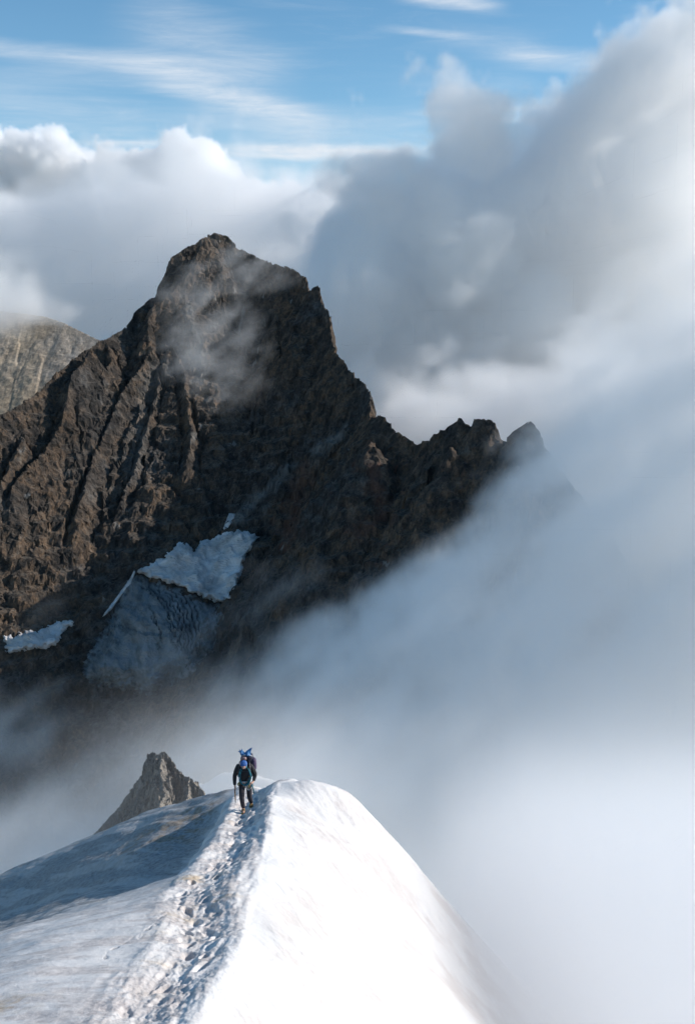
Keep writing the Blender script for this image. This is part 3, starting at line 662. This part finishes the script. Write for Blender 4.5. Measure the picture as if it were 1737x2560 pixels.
def blob(name, c, r, mat, parent, pw=2.0, seed=1, amp=.0, nu=32, nv=20, zmin=-1, fr=9):
    """rounded body: superellipsoid with soft folds"""
    V, Fc = [], []
    for i in range(nv + 1):
        ph = -math.pi / 2 + math.pi * i / nv
        for j in range(nu):
            th = 2 * math.pi * j / nu; f = lambda q: math.copysign(abs(q) ** (2 / pw), q)
            V.append((f(math.cos(ph)) * f(math.cos(th)), f(math.cos(ph)) * f(math.sin(th)), max(zmin, f(math.sin(ph)))))
    V = np.array(V) * np.array(r); n = fbm(V[:, 0] * fr, V[:, 1] * fr, V[:, 2] * fr, 3, seed=seed); V = V * (1 + amp * n[:, None]) + np.array(c)
    for i in range(nv):
        for j in range(nu): Fc.append((i * nu + j, i * nu + (j + 1) % nu, (i + 1) * nu + (j + 1) % nu, (i + 1) * nu + j))
    return mesh_np(name, V, Fc, mat, parent=parent)
def spline(pts, n=40, closed=False):
    pts = [np.array(p, float) for p in pts]; out = []; m = len(pts); segs = m if closed else m - 1
    for s_ in range(segs):
        p1, p2 = pts[s_], pts[(s_ + 1) % m]
        p0 = pts[s_ - 1] if (closed or s_) else 2 * p1 - p2; p3 = pts[(s_ + 2) % m] if (closed or s_ < segs - 1) else 2 * p2 - p1
        for k in range(max(2, n // segs)):
            t = k / max(2, n // segs); out.append(.5 * (2 * p1 + (p2 - p0) * t + (2 * p0 - 5 * p1 + 4 * p2 - p3) * t * t + (3 * p1 - p0 - 3 * p2 + p3) * t ** 3))
    if not closed: out.append(pts[-1])
    return out
foot = on_snow(613, 2026); px_, py_ = float(foot[0]), float(foot[1]) + .19
ROOT = (px_, py_, snow_z(px_ - .03, py_ - .2) - .075)
def build_person():
    R_ = empty('person', ROOT); tag(R_, 'hunched climber in black jacket walking up the trail with blue cap and big pack', 'person')
    J = {'pelvis': (0, .01, .92, .11, .09), 'waist': (0, -.03, 1.05, .11, .085), 'chest': (0, -.11, 1.28, .135, .10), 'neck': (0, -.22, 1.45, .055), 'nape': (0, -.29, 1.51, .055),
         'skull': (0, -.37, 1.56, .085, .095), 'brow': (0, -.42, 1.52, .072), 'jaw': (0, -.435, 1.455, .048), 'nose': (0, -.50, 1.492, .011), 'earR': (-.09, -.365, 1.525, .014), 'earL': (.09, -.365, 1.525, .014),
         'shR': (-.17, -.12, 1.39, .06), 'elR': (-.265, -.10, 1.10, .042), 'wrR': (-.262, -.17, .86, .027), 'paR': (-.258, -.19, .795, .032, .02),
         'shL': (.17, -.12, 1.39, .06), 'elL': (.27, -.05, 1.13, .042), 'wrL': (.23, -.20, .985, .027), 'paL': (.19, -.25, .965, .032, .02),
         'hipR': (-.09, 0, .87, .085), 'knR': (-.085, -.17, .50, .055), 'anR': (-.05, -.13, .16, .038), 'toR': (-.035, -.26, .10, .03),
         'hipL': (.09, .01, .87, .085), 'knL': (.105, .01, .47, .055), 'anL': (.13, .28, .14, .038), 'toL': (.13, .17, .045, .03)}
    E_ = [('pelvis', 'waist'), ('waist', 'chest'), ('chest', 'neck'), ('neck', 'nape'), ('nape', 'skull'), ('skull', 'brow'), ('brow', 'jaw'), ('brow', 'nose'), ('skull', 'earR'), ('skull', 'earL'),
          ('chest', 'shR'), ('shR', 'elR'), ('elR', 'wrR'), ('wrR', 'paR'), ('chest', 'shL'), ('shL', 'elL'), ('elL', 'wrL'), ('wrL', 'paL'),
          ('pelvis', 'hipR'), ('hipR', 'knR'), ('knR', 'anR'), ('anR', 'toR'), ('pelvis', 'hipL'), ('hipL', 'knL'), ('knL', 'anL'), ('anL', 'toL')]
    # fingers: right hand closed round the axe head, left hand resting curled on the harness
    for k in range(4):
        o_ = (k - 1.5) * .019; L1 = (.030, .034, .032, .026)[k]
        J['r%d1' % k] = (-.268, -.205 + o_, .768, .0095); J['r%d2' % k] = (-.262, -.215 + o_, .768 - L1, .0088); J['r%d3' % k] = (-.240, -.212 + o_, .760 - L1 * .8, .0078)
        E_ += [('paR', 'r%d1' % k), ('r%d1' % k, 'r%d2' % k), ('r%d2' % k, 'r%d3' % k)]
        J['l%d1' % k] = (.165, -.275, .965 + o_, .0095); J['l%d2' % k] = (.14, -.285 - L1 * .2, .955 + o_, .0088); J['l%d3' % k] = (.128, -.268, .945 + o_, .0078)
        E_ += [('paL', 'l%d1' % k), ('l%d1' % k, 'l%d2' % k), ('l%d2' % k, 'l%d3' % k)]
    J['rt1'] = (-.235, -.215, .80, .011); J['rt2'] = (-.225, -.235, .775, .0095); J['lt1'] = (.20, -.275, .99, .011); J['lt2'] = (.175, -.295, 1.0, .0095)
    E_ += [('paR', 'rt1'), ('rt1', 'rt2'), ('paL', 'lt1'), ('lt1', 'lt2')]
    skin('body', J, E_, M_skin, R_, 'pelvis', 2)
    for s_ in (-1, 1): blob('eye', (s_ * .03, -.487, 1.515), (.011, .008, .008), M_eye, R_, nu=10, nv=8)
    jk = {'hem': (0, .01, .90, .155, .12), 'waist': (0, -.03, 1.06, .15, .115), 'chest': (0, -.11, 1.28, .175, .13), 'collar': (0, -.20, 1.42, .085),
          'shR': (-.185, -.12, 1.385, .085), 'elR': (-.275, -.10, 1.10, .062), 'fR': (-.272, -.14, .97, .055), 'cuR': (-.266, -.17, .87, .043), 'shL': (.185, -.12, 1.385, .085), 'elL': (.28, -.05, 1.13, .062), 'cuL': (.235, -.195, .99, .043)}
    skin('jacket', jk, [('hem', 'waist'), ('waist', 'chest'), ('chest', 'collar'), ('chest', 'shR'), ('shR', 'elR'), ('elR', 'fR'), ('fR', 'cuR'), ('chest', 'shL'), ('shL', 'elL'), ('elL', 'cuL')], M_black, R_, 'hem')
    tr_ = {'top': (0, .01, .95, .145, .115), 'hipR': (-.09, 0, .84, .108), 'thR': (-.088, -.09, .67, .088), 'knR': (-.085, -.18, .50, .074), 'shR': (-.07, -.14, .34, .068), 'anR': (-.05, -.12, .20, .062),
           'hipL': (.09, .01, .84, .108), 'thL': (.1, .02, .67, .088), 'knL': (.108, .0, .47, .074), 'shL': (.118, .13, .32, .068), 'anL': (.13, .26, .19, .060)}
    skin('trousers', tr_, [('top', 'hipR'), ('hipR', 'thR'), ('thR', 'knR'), ('knR', 'shR'), ('shR', 'anR'), ('top', 'hipL'), ('hipL', 'thL'), ('thL', 'knL'), ('knL', 'shL'), ('shL', 'anL')], M_trs, R_, 'top')
    for (x, y, z, tilt) in ((-.045, -.16, .035, 0.1), (.13, .26, .04, -.45)):       # boots with crampons, toe towards the camera
        c, s_ = math.cos(tilt), math.sin(tilt)
        def q(a, b_, h): return (x + a, y + b_ * c - h * s_ * 0 , z + h * c - b_ * s_ * -1)
        bt = skin('boot', {'shaft': q(0, .03, .17) + (.058,), 'ankle': q(0, .035, .09) + (.055,), 'heel': q(0, .07, .035) + (.043,), 'ball': q(-.004, -.08, .04) + (.052, .042), 'toe': q(-.006, -.14, .035) + (.04, .034)},
                  [('shaft', 'ankle'), ('ankle', 'heel'), ('ankle', 'ball'), ('ball', 'toe')], M_boot, R_, 'ankle')
        V, Fc = [], []
        def bar(p0, p1, w):
            p0, p1 = Vector(p0), Vector(p1); t = (p1 - p0).normalized(); u_ = t.cross(Vector((0, 0, 1)) if abs(t.z) < .9 else Vector((1, 0, 0))).normalized() * w; v_ = t.cross(u_).normalized() * w; n0 = len(V)
            for p_, f in ((p0, 1), (p1, .35 if abs(t.z) > .5 else 1)): V.extend([p_ + (u_ + v_) * f, p_ + (u_ - v_) * f, p_ - (u_ + v_) * f, p_ - (u_ - v_) * f])
            Fc.extend([(n0 + i, n0 + (i + 1) % 4, n0 + 4 + (i + 1) % 4, n0 + 4 + i) for i in range(4)] + [(n0 + 3, n0 + 2, n0 + 1, n0), (n0 + 4, n0 + 5, n0 + 6, n0 + 7)])
        for sx in (-.042, .042):
            bar(q(sx, .09, 0), q(sx, -.15, 0), .006)
            for b_ in (.08, .03, -.04, -.10): bar(q(sx, b_, 0), q(sx * 1.1, b_, -.045), .008)
        for b_ in (.09, -.02, -.15): bar(q(-.042, b_, 0), q(.042, b_, 0), .006)
        for sx in (-.025, .025): bar(q(sx, -.15, 0), q(sx, -.20, -.03), .009)
        bar(q(-.055, -.08, .0), q(-.05, -.08, .075), .009); bar(q(.055, -.08, 0), q(.05, -.08, .075), .009); bar(q(-.05, -.08, .08), q(.05, -.08, .08), .010)
        me = bpy.data.meshes.new('crampon'); me.from_pydata(V, [], Fc); me.materials.append(M_gold); co = bpy.data.objects.new('crampon', me); sc.collection.objects.link(co); co.parent = bt
    # blue cap pulled over the head
    cp = blob('cap', (0, -.37, 1.575), (.096, .11, .085), M_cap, R_, 2.2, 3, .05)
    cp.rotation_euler = (0, 0, 0)
    blob('neck_warmer', (0, -.27, 1.455), (.085, .08, .055), M_teal, R_, 2.0, 4, .15)
    h = tube('harness', spline([(.155 * math.cos(a) * 1.03, .0 + .125 * math.sin(a) * 1.08, .945 + .01 * math.sin(3 * a)) for a in np.linspace(0, 2 * math.pi, 17)[:-1]], 48, True), .019, M_white, R_, 8, True)
    for sx in (-1, 1): tube('leg_loop', spline([(sx * .09 + .112 * math.cos(a), .0 + .112 * math.sin(a), .80 + .03 * math.cos(a) * sx) for a in np.linspace(0, 2 * math.pi, 13)[:-1]], 36, True), .013, M_dark, h, 6, True)
    def carab(x, y, z, sz, mat, rz):
        pts = [(x + math.cos(rz) * sz * .45 * math.cos(a), y + math.sin(rz) * sz * .45 * math.cos(a), z + sz * math.sin(a)) for a in np.linspace(0, 2 * math.pi, 13)[:-1]]
        tube('carabiner', pts, .007, mat, h, 6, True)
    for x, z, sz, m_, rz in ((.09, .89, .05, M_steel, .3), (.12, .86, .045, M_yel, .8), (.06, .87, .05, M_steel, -.2), (.15, .90, .04, M_dark, 1.0), (.10, .80, .045, M_steel, 0), (.03, .88, .04, M_steel, .2)): carab(x, -.165, z, sz, m_, rz)
    tube('sling', spline([(.0, -.15, .94), (.03, -.19, .84), (.10, -.21, .755), (.17, -.19, .80), (.20, -.15, .90), (.185, -.13, .97)], 30), .008, M_white, h, 6)
    tube('sling', spline([(-.15, -.12, .95), (-.20, -.14, .90), (-.17, -.16, .88), (-.13, -.15, .93)], 20), .008, M_yel, h, 6)
    blob('gear_pouch', (.10, -.165, 1.0), (.045, .03, .05), M_dark, h, 3, 5, .05); blob('glove_bundle', (.14, -.15, 1.12), (.025, .02, .035), M_yel, R_, 2.5, 6, .1)
    # backpack with its lid, side pocket and straps
    B = empty('backpack', ROOT); tag(B, 'tall dark navy and purple rucksack on the back of the climber', 'backpack')
    blob('pack_body', (.065, .16, 1.29), (.20, .13, .31), M_pack, B, 3.2, 11, .06); blob('lid', (.05, .12, 1.60), (.155, .13, .07), M_pack, B, 2.6, 12, .08)
    blob('side_pocket', (.235, .12, 1.36), (.07, .10, .18), M_purple, B, 2.4, 13, .08)
    for sx in (-1, 1): tube('strap', spline([(sx * .10, .03, 1.50), (sx * .13, -.12, 1.49), (sx * .145, -.235, 1.33), (sx * .165, -.20, 1.15), (sx * .15, .05, 1.05)], 30), .02, M_dark, B, 8)
    tube('chest_strap', spline([(-.14, -.235, 1.31), (0, -.262, 1.30), (.14, -.235, 1.31)], 10), .009, M_dark, B, 6)
    tube('compression_strap', spline([(-.10, .03, 1.62), (.04, -.01, 1.68), (.2, .03, 1.62)], 10), .010, M_white, B, 6)
    H = empty('helmet', (ROOT[0] - .035, ROOT[1] + .0, ROOT[2] + 1.575)); tag(H, 'dusty pink climbing helmet strapped on top of the rucksack', 'helmet')
    blob('shell', (0, 0, 0), (.085, .085, .065), M_helm, H, 2.1, 21, .04, zmin=-.35); tube('chin_strap', spline([(-.08, 0, -.02), (-.05, -.07, -.06), (.05, -.07, -.06), (.08, 0, -.02)], 14), .007, M_dark, H, 6)
    for k in (-1, 0, 1): blob('vent', (k * .035, -.066, .025), (.008, .02, .016), M_dark, H, 2, 2, 0, nu=10, nv=8)
    # blue jacket tied on top, its ends standing up like two wings
    out = [(-.21, 1.735), (-.15, 1.745), (-.16, 1.80), (-.115, 1.765), (-.08, 1.82), (-.055, 1.745), (0, 1.715), (.05, 1.765), (.12, 1.80), (.20, 1.845), (.175, 1.78), (.155, 1.70), (.165, 1.60), (.10, 1.62), (.04, 1.64), (-.04, 1.645), (-.10, 1.61), (-.125, 1.665), (-.15, 1.715)]
    n_ = 60; gx = np.linspace(-.22, .21, n_); gz = np.linspace(1.59, 1.855, n_); GXx, GZz = np.meshgrid(gx, gz, indexing='ij')
    ins = inpoly(GXx, GZz, out); dd = pdist(GXx, GZz, out) * np.where(ins, 1, -1)
    yb = .04 + fbm(GXx * 11, 0 * GXx, GZz * 5, 3, seed=171) * .05 + (GZz - 1.6) * .25; th = .012 + .05 * sstep(0, .05, dd)
    Vf = np.stack([GXx, yb - th, GZz], -1).reshape(-1, 3); Vb = np.stack([GXx, yb + th * .6, GZz], -1).reshape(-1, 3)
    keep = (dd[:-1, :-1] > 0) & (dd[1:, :-1] > 0) & (dd[:-1, 1:] > 0) & (dd[1:, 1:] > 0); ff = grid_faces(n_, n_, keep)
    import bmesh
    bm = bmesh.new(); vs = [bm.verts.new(v) for v in np.concatenate([Vf, Vb])]; N2 = n_ * n_
    for f in ff: bm.faces.new([vs[i] for i in f]); bm.faces.new([vs[i + N2] for i in f[::-1]])
    bd = [e_ for e_ in bm.edges if len(e_.link_faces) == 1]; idx = {v: i for i, v in enumerate(vs)}
    for e_ in list(bd):
        a, c = idx[e_.verts[0]], idx[e_.verts[1]]
        if a < N2: 
            try: bm.faces.new((vs[a], vs[c], vs[c + N2], vs[a + N2]))
            except ValueError: pass
    bmesh.ops.delete(bm, geom=[v for v in bm.verts if not v.link_faces], context='VERTS'); bmesh.ops.recalc_face_normals(bm, faces=bm.faces)
    me = bpy.data.meshes.new('blue_jacket'); bm.to_mesh(me); bm.free(); me.materials.append(M_blue)
    for p_ in me.polygons: p_.use_smooth = True
    bj = bpy.data.objects.new('tied_blue_cloth', me); sc.collection.objects.link(bj); bj.location = ROOT
    tag(bj, 'bright blue cloth tied on top of the rucksack with its ends sticking up like wings', 'cloth')
    # rope coils over the shoulder and a loose strand
    pts = []
    for k in range(5):
        rx, rz_ = .125 + .012 * k, .245 + .012 * (k % 3); yy = -.255 - .008 * k
        for a in np.linspace(0, 2 * math.pi, 29)[:-1]:
            zz = 1.20 + rz_ * math.sin(a); bulge = .075 * max(0, math.sin(a)) ** 2 - .05 * max(0, -math.sin(a))
            pts.append((.02 + rx * math.cos(a) * (1 - .25 * max(0, math.sin(a))) + .02 * math.sin(a + k), yy + bulge + (.12 if zz > 1.40 else 0), zz))
    pts += [tuple(q) for q in spline([(.10, -.26, .98), (.19, -.24, .90), (.235, -.18, .78), (.245, -.12, .66), (.225, -.10, .62), (.215, -.13, .75), (.205, -.2, .90), (.16, -.26, .97)], 40)]
    rp_ = tube('climbing_rope', pts, .011, M_teal, None, 7); rp_.location = ROOT
    tag(rp_, 'teal climbing rope coiled over the shoulders of the climber', 'rope')
    A = empty('ice_axe', (ROOT[0] - .258, ROOT[1] - .205, ROOT[2])); tag(A, 'ice axe with orange shaft held point down in the right hand of the climber', 'ice axe')
    tube('shaft', [(0, 0, .77), (0, .005, .62), (.002, .01, .46)], .015, M_wood, A, 10, rad=[.014, .015, .015])
    tube('spike', [(.002, .01, .47), (.003, .012, .42), (.004, .014, .36)], .01, M_dark, A, 8, rad=[.014, .010, .002])
    tube('pick', spline([(0, .0, .775), (.0, -.07, .79), (0, -.14, .765), (0, -.17, .745)], 12), .008, M_dark, A, 6, rad=[.012 - .009 * k / 12 for k in range(13)]); tube('adze', [(0, 0, .78), (0, .05, .785), (0, .09, .775)], .01, M_dark, A, 6, rad=[.01, .014, .02])
build_person()
q = on_snow(-5, 2530)
st = empty('snow_stake', (float(q[0]), float(q[1]), snow_z(float(q[0]), float(q[1])) - .05)); tag(st, 'short black stake standing in the snow at the left edge of the photo', 'stake')
tube('stake_shaft', [(0, 0, 0), (.004, 0, .1), (.0, 0, .19)], .014, M_dark, st, 10, rad=[.02, .017, .012]); tube('stake_cap', [(0, 0, .188), (0, 0, .205)], .014, M_dark, st, 10, rad=[.015, .010])
print('person', time.time() - T0)

# ------------------------------------------------------------------ clouds and fog: real volumes on voxel grids
def vol(name, lo_, hi, vox, fn, dens, label, cat, color=(1, 1, 1), aniso=0.0):
    res = [max(8, int(round((h - l) / v)) + 1) for l, h, v in zip(lo_, hi, vox)]
    nx, ny, nz = res
    X = np.linspace(lo_[0], hi[0], nx, dtype=np.float32); Y = np.linspace(lo_[1], hi[1], ny, dtype=np.float32); Z = np.linspace(lo_[2], hi[2], nz, dtype=np.float32)
    zz, yy, xx = np.meshgrid(Z, Y, X, indexing='ij')
    d = fn(xx, yy, zz).astype(np.float32)
    d[0] = 0; d[-1] = 0; d[:, 0] = 0; d[:, -1] = 0; d[:, :, 0] = 0; d[:, :, -1] = 0
    print(name, res, float((d > 0).mean()), round(time.time() - T0, 1))
    me = bpy.data.meshes.new(name); me.vertices.add(nx * ny * nz)
    me.vertices.foreach_set('co', np.stack([xx, yy, zz], -1).astype(np.float32).ravel())
    a = me.attributes.new('d', 'FLOAT', 'POINT'); a.data.foreach_set('value', d.ravel())
    ob = bpy.data.objects.new(name, me); sc.collection.objects.link(ob)
    m = bpy.data.materials.new(name); m.use_nodes = True; t = m.node_tree; t.nodes.clear()
    o = t.nodes.new('ShaderNodeOutputMaterial'); v = t.nodes.new('ShaderNodeVolumePrincipled')
    v.inputs['Color'].default_value = (*color, 1); v.inputs['Anisotropy'].default_value = aniso; v.inputs['Density'].default_value = dens
    t.links.new(v.outputs[0], o.inputs['Volume']); me.materials.append(m)
    g = bpy.data.node_groups.new(name, 'GeometryNodeTree'); g.interface.new_socket('Geometry', in_out='INPUT', socket_type='NodeSocketGeometry'); g.interface.new_socket('Geometry', in_out='OUTPUT', socket_type='NodeSocketGeometry')
    N = g.nodes; L = g.links
    gi = N.new('NodeGroupInput'); go = N.new('NodeGroupOutput'); vc = N.new('GeometryNodeVolumeCube')
    vc.inputs['Min'].default_value = lo_; vc.inputs['Max'].default_value = hi
    for k, r in zip(('Resolution X', 'Resolution Y', 'Resolution Z'), res): vc.inputs[k].default_value = r
    si = N.new('GeometryNodeSampleIndex'); si.data_type = 'FLOAT'; si.domain = 'POINT'
    na = N.new('GeometryNodeInputNamedAttribute'); na.data_type = 'FLOAT'; na.inputs['Name'].default_value = 'd'
    L.new(gi.outputs[0], si.inputs['Geometry']); L.new(na.outputs['Attribute'], [i for i in si.inputs if i.name == 'Value' and i.enabled][0])
    pos = N.new('GeometryNodeInputPosition')
    def vm(op, a_, b_):
        q = N.new('ShaderNodeVectorMath'); q.operation = op; L.new(a_, q.inputs[0]); q.inputs[1].default_value = b_
        return q.outputs['Value'] if op == 'DOT_PRODUCT' else q.outputs['Vector']
    s = vm('SUBTRACT', pos.outputs[0], lo_)
    s = vm('MULTIPLY', s, [(r - 1) / (h - l) for r, h, l in zip(res, hi, lo_)])
    s = vm('ADD', s, (.5, .5, .5))
    f = N.new('ShaderNodeVectorMath'); f.operation = 'FLOOR'; L.new(s, f.inputs[0])
    L.new(vm('DOT_PRODUCT', f.outputs[0], (1, nx, nx * ny)), si.inputs['Index'])
    L.new([q for q in si.outputs if q.enabled][0], vc.inputs['Density'])
    sm = N.new('GeometryNodeSetMaterial'); sm.inputs['Material'].default_value = m
    L.new(vc.outputs[0], sm.inputs[0]); L.new(sm.outputs[0], go.inputs[0])
    md = ob.modifiers.new('volume', 'NODES'); md.node_group = g
    tag(ob, label, cat, 'stuff'); return ob

def top_at(pts, yref):
    """crest line of a cloud bank as height over x, from measured points at its own distance"""
    w = np.array([P(u, v, yref) for u, v in pts]); o_ = np.argsort(w[:, 0]); w = w[o_]
    return lambda x: np.interp(x, w[:, 0], w[:, 2]).astype(np.float32)

def bank_white():
    y0 = 4200; top = top_at([(-300, 320), (-60, 330), (0, 336), (30, 342), (60, 352), (80, 340), (105, 334), (130, 345), (165, 343), (190, 346), (215, 360), (240, 385), (255, 412), (268, 392), (285, 374), (310, 378), (340, 376), (365, 380), (400, 382), (415, 365), (420, 352), (440, 342), (465, 336), (490, 332), (510, 336), (530, 350), (545, 375), (560, 392), (600, 430), (700, 470), (900, 500)], y0)
    def fn(x, y, z):
        t = top(x) - 10; h = t - z; dep = 260 - np.abs(y - y0 - 0)
        n = billow(x / 150, y / 150, z / 150, 6, .56, seed=101) * 44
        s = np.minimum(h, dep) + n - 12
        s = np.minimum(s, (z + 260) / 1.0)
        return np.clip(s / 9, 0, 1)
    vol('clouds', (-1650, y0 - 330, -300), (300, y0 + 330, 760), (7.6, 12, 7.6), fn, .032, 'sunlit white cumulus tops behind the left bank of cloud', 'cloud', (1, 1, 1))
def bank_mid():
    y0 = 2900; top = top_at([(-400, 450), (0, 455), (60, 440), (140, 452), (200, 430), (250, 400), (300, 405), (345, 395), (385, 420), (420, 420), (450, 405), (500, 430), (540, 400), (570, 392), (620, 402), (680, 440), (720, 415), (770, 402), (820, 400), (870, 420), (950, 480), (1100, 560), (1300, 600)], y0)
    def fn(x, y, z):
        h = top(x) - z + (y0 + 200 - y) * .05; dep = 330 - np.abs(y - y0)
        n = billow(x / 200, y / 200, z / 200, 5, .55, seed=111) * 60 + fbm(x / 70, y / 70, z / 70, 4, .6, seed=113) * 20
        s = np.minimum(h, dep) + n - 25
        return np.clip(s / 55, 0, 1) ** 1.1
    vol('clouds', (-1200, y0 - 420, -420), (520, y0 + 420, 480), (10, 14, 10), fn, .009, 'soft lilac grey cloud bank behind the rock peak', 'cloud', (1, 1, 1))
def bank_right():
    y0 = 2350; top = top_at([(500, 900), (600, 780), (690, 700), (740, 640), (775, 610), (800, 560), (830, 510), (850, 470), (880, 440), (905, 428), (960, 420), (1000, 410), (1040, 380), (1060, 355), (1090, 330), (1120, 325), (1150, 345), (1190, 342), (1220, 345), (1260, 335), (1310, 330), (1335, 295), (1370, 262), (1420, 235), (1480, 205), (1530, 160), (1560, 118), (1600, 85), (1650, 66), (1700, 52), (1737, 46), (1850, 30), (2050, 20)], y0)
    def fn(x, y, z):
        h = top(x) - z; dep = 330 - np.abs(y - y0)
        n = billow(x / 210, y / 210, z / 210, 6, .58, seed=121) * 88 + fbm(x / 60, y / 60, z / 60, 4, .6, seed=123) * 16
        s = np.minimum(h * .9, dep * .8) + n - 18
        s = np.minimum(s, (z + 500))
        s = np.minimum(s, .346 * y + 1.6 * n - x + 60 * fbm(y / 260, z / 260, x / 260, 2, seed=127))
        return np.clip(s / 28, 0, 1)
    vol('clouds', (-500, y0 - 420, -510), (1000, y0 + 420, 740), (8, 11, 8), fn, .0135, 'towering blue grey cloud rising over the right of the scene', 'cloud', (1, 1, 1))
def valley_fog():
    yr = 430; top = top_at([(-400, 1780), (0, 1690), (150, 1680), (300, 1675), (450, 1675), (600, 1660), (700, 1620), (850, 1665), (1000, 1620), (1100, 1550), (1200, 1440), (1300, 1290), (1400, 1120), (1500, 965), (1600, 830), (1737, 720), (1900, 620), (2300, 480)], yr)
    def fn(x, y, z):
        p_ = (x * .8 + z * .6); q_ = (z * .8 - x * .6)
        n = fbm(p_ / 150, y / 110, q_ / 70, 3, .5, seed=131) * 42 + fbm(p_ / 52, y / 45, q_ / 24, 5, .66, seed=135) * 34
        s = top(x) - z + n - 2
        s = np.minimum(s, 95 + n * 1.1 - np.abs(y - 430 - .15 * z - .12 * x))
        return np.clip(s / (30 + 44 * sstep(20, -120, x)), 0, 1) ** 1.15 * (.62 + .38 * sstep(-110, 30, x)) * (.2 + 1.5 * np.clip(fbm(p_ / 75, y / 45, q_ / 24, 4, .62, seed=137) + .35, 0, 1))
    vol('fog', (-240, 230, -430), (300, 640, 210), (4, 5, 4), fn, .032, 'bank of fog filling the valley and rising to the right', 'fog', (1, 1, 1))
def near_fog():
    def fn(x, y, z):
        w = sstep(-6, 12, x); n = fbm(x / 22 + z / 50, y / 30, z / 16 + x / 60, 4, .6, seed=141)
        s = (-16.2 - (y - 25) * (.37 - .07 * w + .05 * perlin(x / 45, y / 45, 0 * z, 149)) - z) + (x - 1).clip(0, 6) * .9 + n * (1.5 + .20 * (y - 15).clip(0, 100)) - 2 * sstep(5, -2, x)
        s = np.minimum(s, (y - 15 - 1.5 * (5 - x).clip(0, 20)) * 1.0)
        return np.clip(s / (9 + .42 * (y - 15)), 0, 1) ** 1.1 * (.4 + .6 * w) * sstep(158, 100, y) * (1 + 1.6 * sstep(60, 25, y)) \
            + 42 * sstep(1.8, 7, x + 1.2 * n) * sstep(-13, -18, z + .8 * n) * sstep(42, 28, y) * sstep(15, 19, y) + 1.6 * np.exp(-((x + 19) / 13) ** 2 - ((y - 79) / 6) ** 2) * sstep(-30, -41, z) * (.7 + n) + 5 * np.exp(-((x + 9) / 11) ** 2 - ((y - 98) / 8) ** 2) * sstep(-34, -45, z)
    vol('fog', (-55, 14, -120), (80, 160, 0), (1.8, 2.2, 1.8), fn, .015, 'pale fog lapping at the right flank of the snow ridge', 'fog', (1, 1, 1))
def wisp():
    blobs = [(500, 730, 1180, 28), (540, 680, 1200, 26), (610, 690, 1190, 30), (470, 790, 1150, 26), (500, 860, 1110, 30), (545, 900, 1080, 34), (590, 870, 1090, 26), (470, 900, 1080, 22), (560, 960, 1050, 22), (420, 740, 1180, 16), (680, 660, 1230, 24), (640, 640, 1240, 24), (720, 700, 1250, 26)]
    C = [(P(u, v, d), r) for u, v, d, r in blobs]
    def fn(x, y, z):
        s = 0
        for c, r in C: s = s + np.exp(-(((x - c[0]) / r) ** 2 + ((y - c[1]) / (r * 1.3)) ** 2 + ((z - c[2]) / (r * 1.1)) ** 2))
        n = fbm((x + z * .5) / 38, y / 34, (z - x * .5) / 20, 6, .64, seed=151)
        return np.clip(s * (.42 + 2.0 * n) - .1, 0, 1)
    vol('mist', (-320, 1000, -180), (30, 1330, 130), (3, 4, 3), fn, .0048, 'thin wisp of mist drifting across the face of the rock peak', 'mist', (.99, .99, .99))
def far_cap():
    blobs = [(-80, 780, 1440, 62), (20, 765, 1445, 42), (90, 768, 1450, 32), (160, 785, 1460, 22), (-10, 700, 1530, 60)]
    C = [(P(u, v, d), r) for u, v, d, r in blobs]
    def fn(x, y, z):
        s = 0
        for c, r in C: s = s + np.exp(-(((x - c[0]) / r) ** 2 + ((y - c[1]) / r) ** 2 + ((z - c[2]) / (r * .6)) ** 2))
        return np.clip(s * (.7 + 1.1 * fbm(x / 42, y / 42, z / 35, 4, .6, seed=161)) - .15, 0, 1)
    vol('mist', (-640, 1290, -110), (-210, 1640, 180), (6, 7, 5.5), fn, .02, 'thin cap of mist on the pale far mountain', 'mist', (.99, .99, .99))
def bank_low():
    y0 = 1420; top = top_at([(800, 1100), (880, 1060), (930, 1010), (990, 950), (1060, 915), (1150, 890), (1230, 905), (1300, 900), (1380, 875), (1450, 850), (1530, 820), (1650, 840), (1800, 900)], y0)
    def fn(x, y, z):
        h = top(x) - z; dep = 130 - np.abs(y - y0)
        n = billow(x / 110 + z / 300, y / 110, z / 80, 5, .55, seed=181) * 34
        s = np.minimum(np.minimum(h, dep) + n - 12, z + 330)
        return np.clip(s / 50, 0, 1)
    vol('clouds', (-60, y0 - 180, -350), (430, y0 + 180, 60), (6.5, 8, 6), fn, .018, 'bright white cloud patch glowing behind the jagged spur', 'cloud')
bank_white(); bank_mid(); bank_low(); bank_right(); valley_fog(); near_fog(); wisp(); far_cap()
print('total', time.time() - T0)
